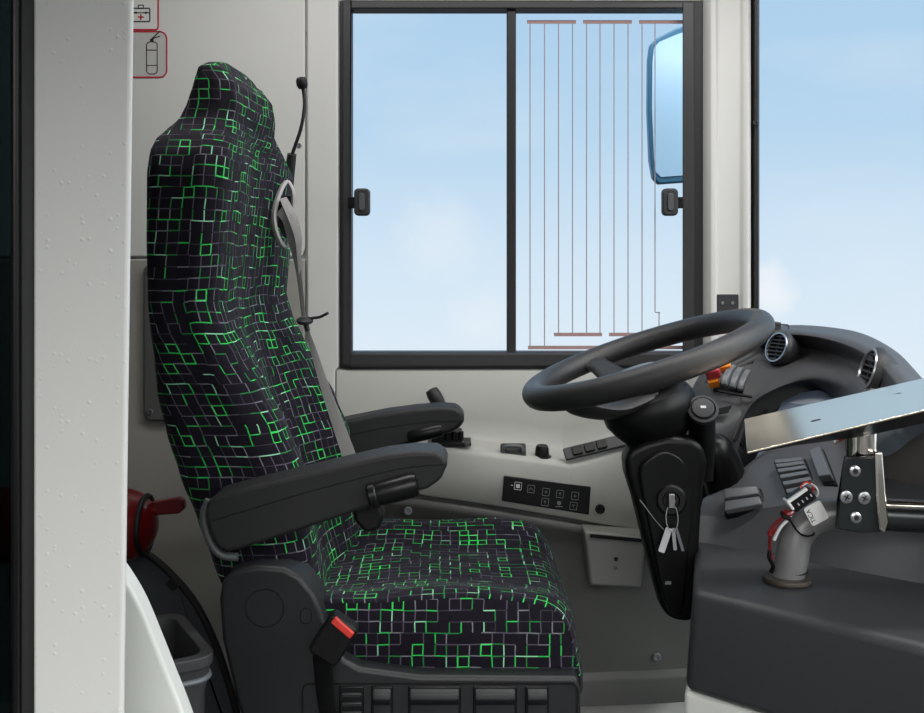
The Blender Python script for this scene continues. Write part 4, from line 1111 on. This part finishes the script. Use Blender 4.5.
bn = thing('open_bin', 'small grey plastic open-topped bin beside the curved white cover', 'bin', Vector((X(165,1.4),1.42,0)))
c0 = Vector((0,0,0))
zr = ZC-.557
def rim_ring(w, d, r, z, cx=-.466, cy=1.482):
    ca, sa = math.cos(PI/6), math.sin(PI/6)
    return [Vector((cx+a*ca-b*sa, cy+a*sa+b*ca, z)) for a, b in rrect(w, d, r, 6)]
bm = bmesh.new(); rs = [rim_ring(.15,.21,.03,zr), rim_ring(.15,.21,.03,zr-.016), rim_ring(.144,.204,.028,zr-.018), rim_ring(.13,.19,.026,zr-.06), rim_ring(.128,.188,.026,.02), ]
inn_ = [rim_ring(.118,.178,.022,zr), rim_ring(.112,.172,.02,zr-.1), rim_ring(.108,.168,.02,.03)]
allr = inn_[::-1]+rs
VV = [[bm.verts.new(p) for p in r] for r in allr]
for A, B in zip(VV, VV[1:]):
    n = len(A)
    for i in range(n): bm.faces.new((A[i],A[(i+1)%n],B[(i+1)%n],B[i]))
bm.faces.new(VV[0]); bm.faces.new(VV[-1])
finish(bm, 'bin_body', M['dash'], bn, bevel=.002)
bm = bmesh.new(); A = rim_ring(.141,.201,.028,zr-.034); add_tube(bm, A, .004, 8, closed=True); finish(bm, 'bin_rib', M['grey'], bn)

# ------------------------------------------------------------------ added ceiling lamps, out of view, brightening the cab
def lamp(px, y, w, e, lx=1.0):
    t = thing('added_ceiling_lamp', 'added unseen flush ceiling lamp above the %s' % ('driver seat' if px < .3 else 'dashboard'), 'lamp', Vector((px,y,CEIL)))
    bm = bmesh.new(); box2(bm, px-w/2-.01, px+w/2+.01, y-.06, y+.06, CEIL-.016, CEIL-.001); finish(bm, 'added_lamp_housing', M['white_pl'], t, bevel=.004)
    ld = bpy.data.lights.new('added_lamp_light', 'AREA'); ld.shape = 'RECTANGLE'; ld.size = w; ld.size_y = .1; ld.energy = e; ld.color = (1,.985,.965)
    lo = bpy.data.objects.new('added_lamp_light', ld); C.objects.link(lo); lo.location = (px, y, CEIL-.018); attach(lo, t) if False else None
    lo.parent = t; lo.matrix_parent_inverse = Matrix.Translation(Vector((px,y,CEIL))).inverted()
lamp(-.1, 1.72, 1.1, 9)
lamp(.9, 1.45, .6, 12)

# ------------------------------------------------------------------ sky
w = bpy.data.worlds.new('sky'); bpy.context.scene.world = w; w.use_nodes = True
nt = w.node_tree; L = nt.links.new; bg = nt.nodes['Background']
tc = nt.nodes.new('ShaderNodeTexCoord'); sp = nt.nodes.new('ShaderNodeSeparateXYZ'); L(tc.outputs['Generated'], sp.inputs[0])
rp_ = nt.nodes.new('ShaderNodeValToRGB'); e = rp_.color_ramp.elements
mr = nt.nodes.new('ShaderNodeMapRange'); mr.inputs[1].default_value = -.14; mr.inputs[2].default_value = .30; L(sp.outputs[2], mr.inputs[0]); L(mr.outputs[0], rp_.inputs[0])
e[0].position = 0; e[0].color = srgb(233,243,249); e[1].position = 1; e[1].color = srgb(176,209,236)
q = e.new(.33); q.color = srgb(216,233,246); q = e.new(.62); q.color = srgb(188,217,239)
mp_ = nt.nodes.new('ShaderNodeMapping'); mp_.inputs['Scale'].default_value = (1,1,3.2); L(tc.outputs['Generated'], mp_.inputs[0])
nz = nt.nodes.new('ShaderNodeTexNoise'); nz.inputs['Scale'].default_value = 3.4; nz.inputs['Detail'].default_value = 6; nz.inputs['Roughness'].default_value = .5; L(mp_.outputs[0], nz.inputs['Vector'])
cr = nt.nodes.new('ShaderNodeMapRange'); cr.inputs[1].default_value = .52; cr.inputs[2].default_value = .78; cr.inputs[3].default_value = 0; cr.inputs[4].default_value = .3; L(nz.outputs['Fac'], cr.inputs[0])
mx = nt.nodes.new('ShaderNodeMix'); mx.data_type = 'RGBA'; L(cr.outputs[0], mx.inputs[0]); L(rp_.outputs[0], mx.inputs[6]); mx.inputs[7].default_value = srgb(236,242,247)
# one small cumulus low beside the front pillar
def blob(px, py, r):
    d = Vector(((px-462)/F, 1, -(py-HY)/F)).normalized()
    cb = nt.nodes.new('ShaderNodeVectorMath'); cb.operation = 'DISTANCE'; L(tc.outputs['Generated'], cb.inputs[0]); cb.inputs[1].default_value = d
    n5 = nt.nodes.new('ShaderNodeTexNoise'); n5.inputs['Scale'].default_value = 45; L(tc.outputs['Generated'], n5.inputs['Vector'])
    ad = nt.nodes.new('ShaderNodeMath'); ad.operation = 'MULTIPLY_ADD'; ad.inputs[1].default_value = -.03; L(n5.outputs['Fac'], ad.inputs[0]); L(cb.outputs['Value'], ad.inputs[2])
    m5 = nt.nodes.new('ShaderNodeMapRange'); m5.inputs[1].default_value = r*.3-.015; m5.inputs[2].default_value = r-.012; m5.inputs[3].default_value = .85; m5.inputs[4].default_value = 0; L(ad.outputs[0], m5.inputs[0])
    return m5.outputs[0]
prev = mx.outputs[2]
for b_ in ((766,290,.030),(480,318,.034),(440,235,.05)):
    f = blob(*b_); m6 = nt.nodes.new('ShaderNodeMix'); m6.data_type = 'RGBA'
    if b_[0] != 766:
        k = nt.nodes.new('ShaderNodeMath'); k.operation = 'MULTIPLY'; k.inputs[1].default_value = .4; L(f, k.inputs[0]); f = k.outputs[0]
    L(f, m6.inputs[0]); L(prev, m6.inputs[6]); m6.inputs[7].default_value = srgb(246,248,250); prev = m6.outputs[2]
# bright hazy sun side of the sky, behind the camera and high up
dt = nt.nodes.new('ShaderNodeVectorMath'); dt.operation = 'DOT_PRODUCT'; L(tc.outputs['Generated'], dt.inputs[0]); dt.inputs[1].default_value = Vector((.25,-.82,.5)).normalized()
sr = nt.nodes.new('ShaderNodeMapRange'); sr.inputs[1].default_value = .1; sr.inputs[2].default_value = 1; sr.inputs[3].default_value = 1; sr.inputs[4].default_value = 8.5; L(dt.outputs['Value'], sr.inputs[0])
# grey asphalt yard below the horizon
gr = nt.nodes.new('ShaderNodeMapRange'); gr.inputs[1].default_value = -.16; gr.inputs[2].default_value = -.24; L(sp.outputs[2], gr.inputs[0])
m7 = nt.nodes.new('ShaderNodeMix'); m7.data_type = 'RGBA'; L(gr.outputs[0], m7.inputs[0]); L(prev, m7.inputs[6]); m7.inputs[7].default_value = srgb(70,70,70); prev = m7.outputs[2]
wf = nt.nodes.new('ShaderNodeMapRange'); wf.inputs[1].default_value = 0; wf.inputs[2].default_value = .5; L(dt.outputs['Value'], wf.inputs[0])
L(gr.outputs[0], m7.inputs[0])
m8 = nt.nodes.new('ShaderNodeMix'); m8.data_type = 'RGBA'; L(wf.outputs[0], m8.inputs[0]); L(m6.outputs[2], m8.inputs[6]); m8.inputs[7].default_value = (.84,.84,.82,1); L(m8.outputs[2], m7.inputs[6])
# low sky behind the camera dimmed on purpose, so the lower wall stays dark
el = nt.nodes.new('ShaderNodeMapRange'); el.inputs[1].default_value = .16; el.inputs[2].default_value = .36; el.inputs[3].default_value = .06; el.inputs[4].default_value = 1; L(sp.outputs[2], el.inputs[0])
w2 = nt.nodes.new('ShaderNodeMapRange'); w2.inputs[1].default_value = -.05; w2.inputs[2].default_value = -.25; L(sp.outputs[1], w2.inputs[0])
m9 = nt.nodes.new('ShaderNodeMix'); L(w2.outputs[0], m9.inputs[0]); m9.inputs[2].default_value = 1; L(el.outputs[0], m9.inputs[3])
mm9 = nt.nodes.new('ShaderNodeMath'); mm9.operation = 'MULTIPLY'; L(sr.outputs[0], mm9.inputs[0]); L(m9.outputs[0], mm9.inputs[1])
L(prev, bg.inputs['Color']); L(mm9.outputs[0], bg.inputs['Strength'])

# ------------------------------------------------------------------ camera
cd = bpy.data.cameras.new('camera'); co = bpy.data.objects.new('camera', cd); C.objects.link(co)
cd.sensor_width = 36; cd.lens = 36*F/924; cd.shift_y = -(356.5-HY)/924; cd.clip_start = .02
co.location = (0,0,ZC); co.rotation_euler = (PI/2,0,0)
sc_ = bpy.context.scene; sc_.camera = co
vs = sc_.view_settings; vs.view_transform = 'Standard'; vs.look = 'None'; vs.gamma = 1; vs.exposure = 0; vs.use_curve_mapping = False
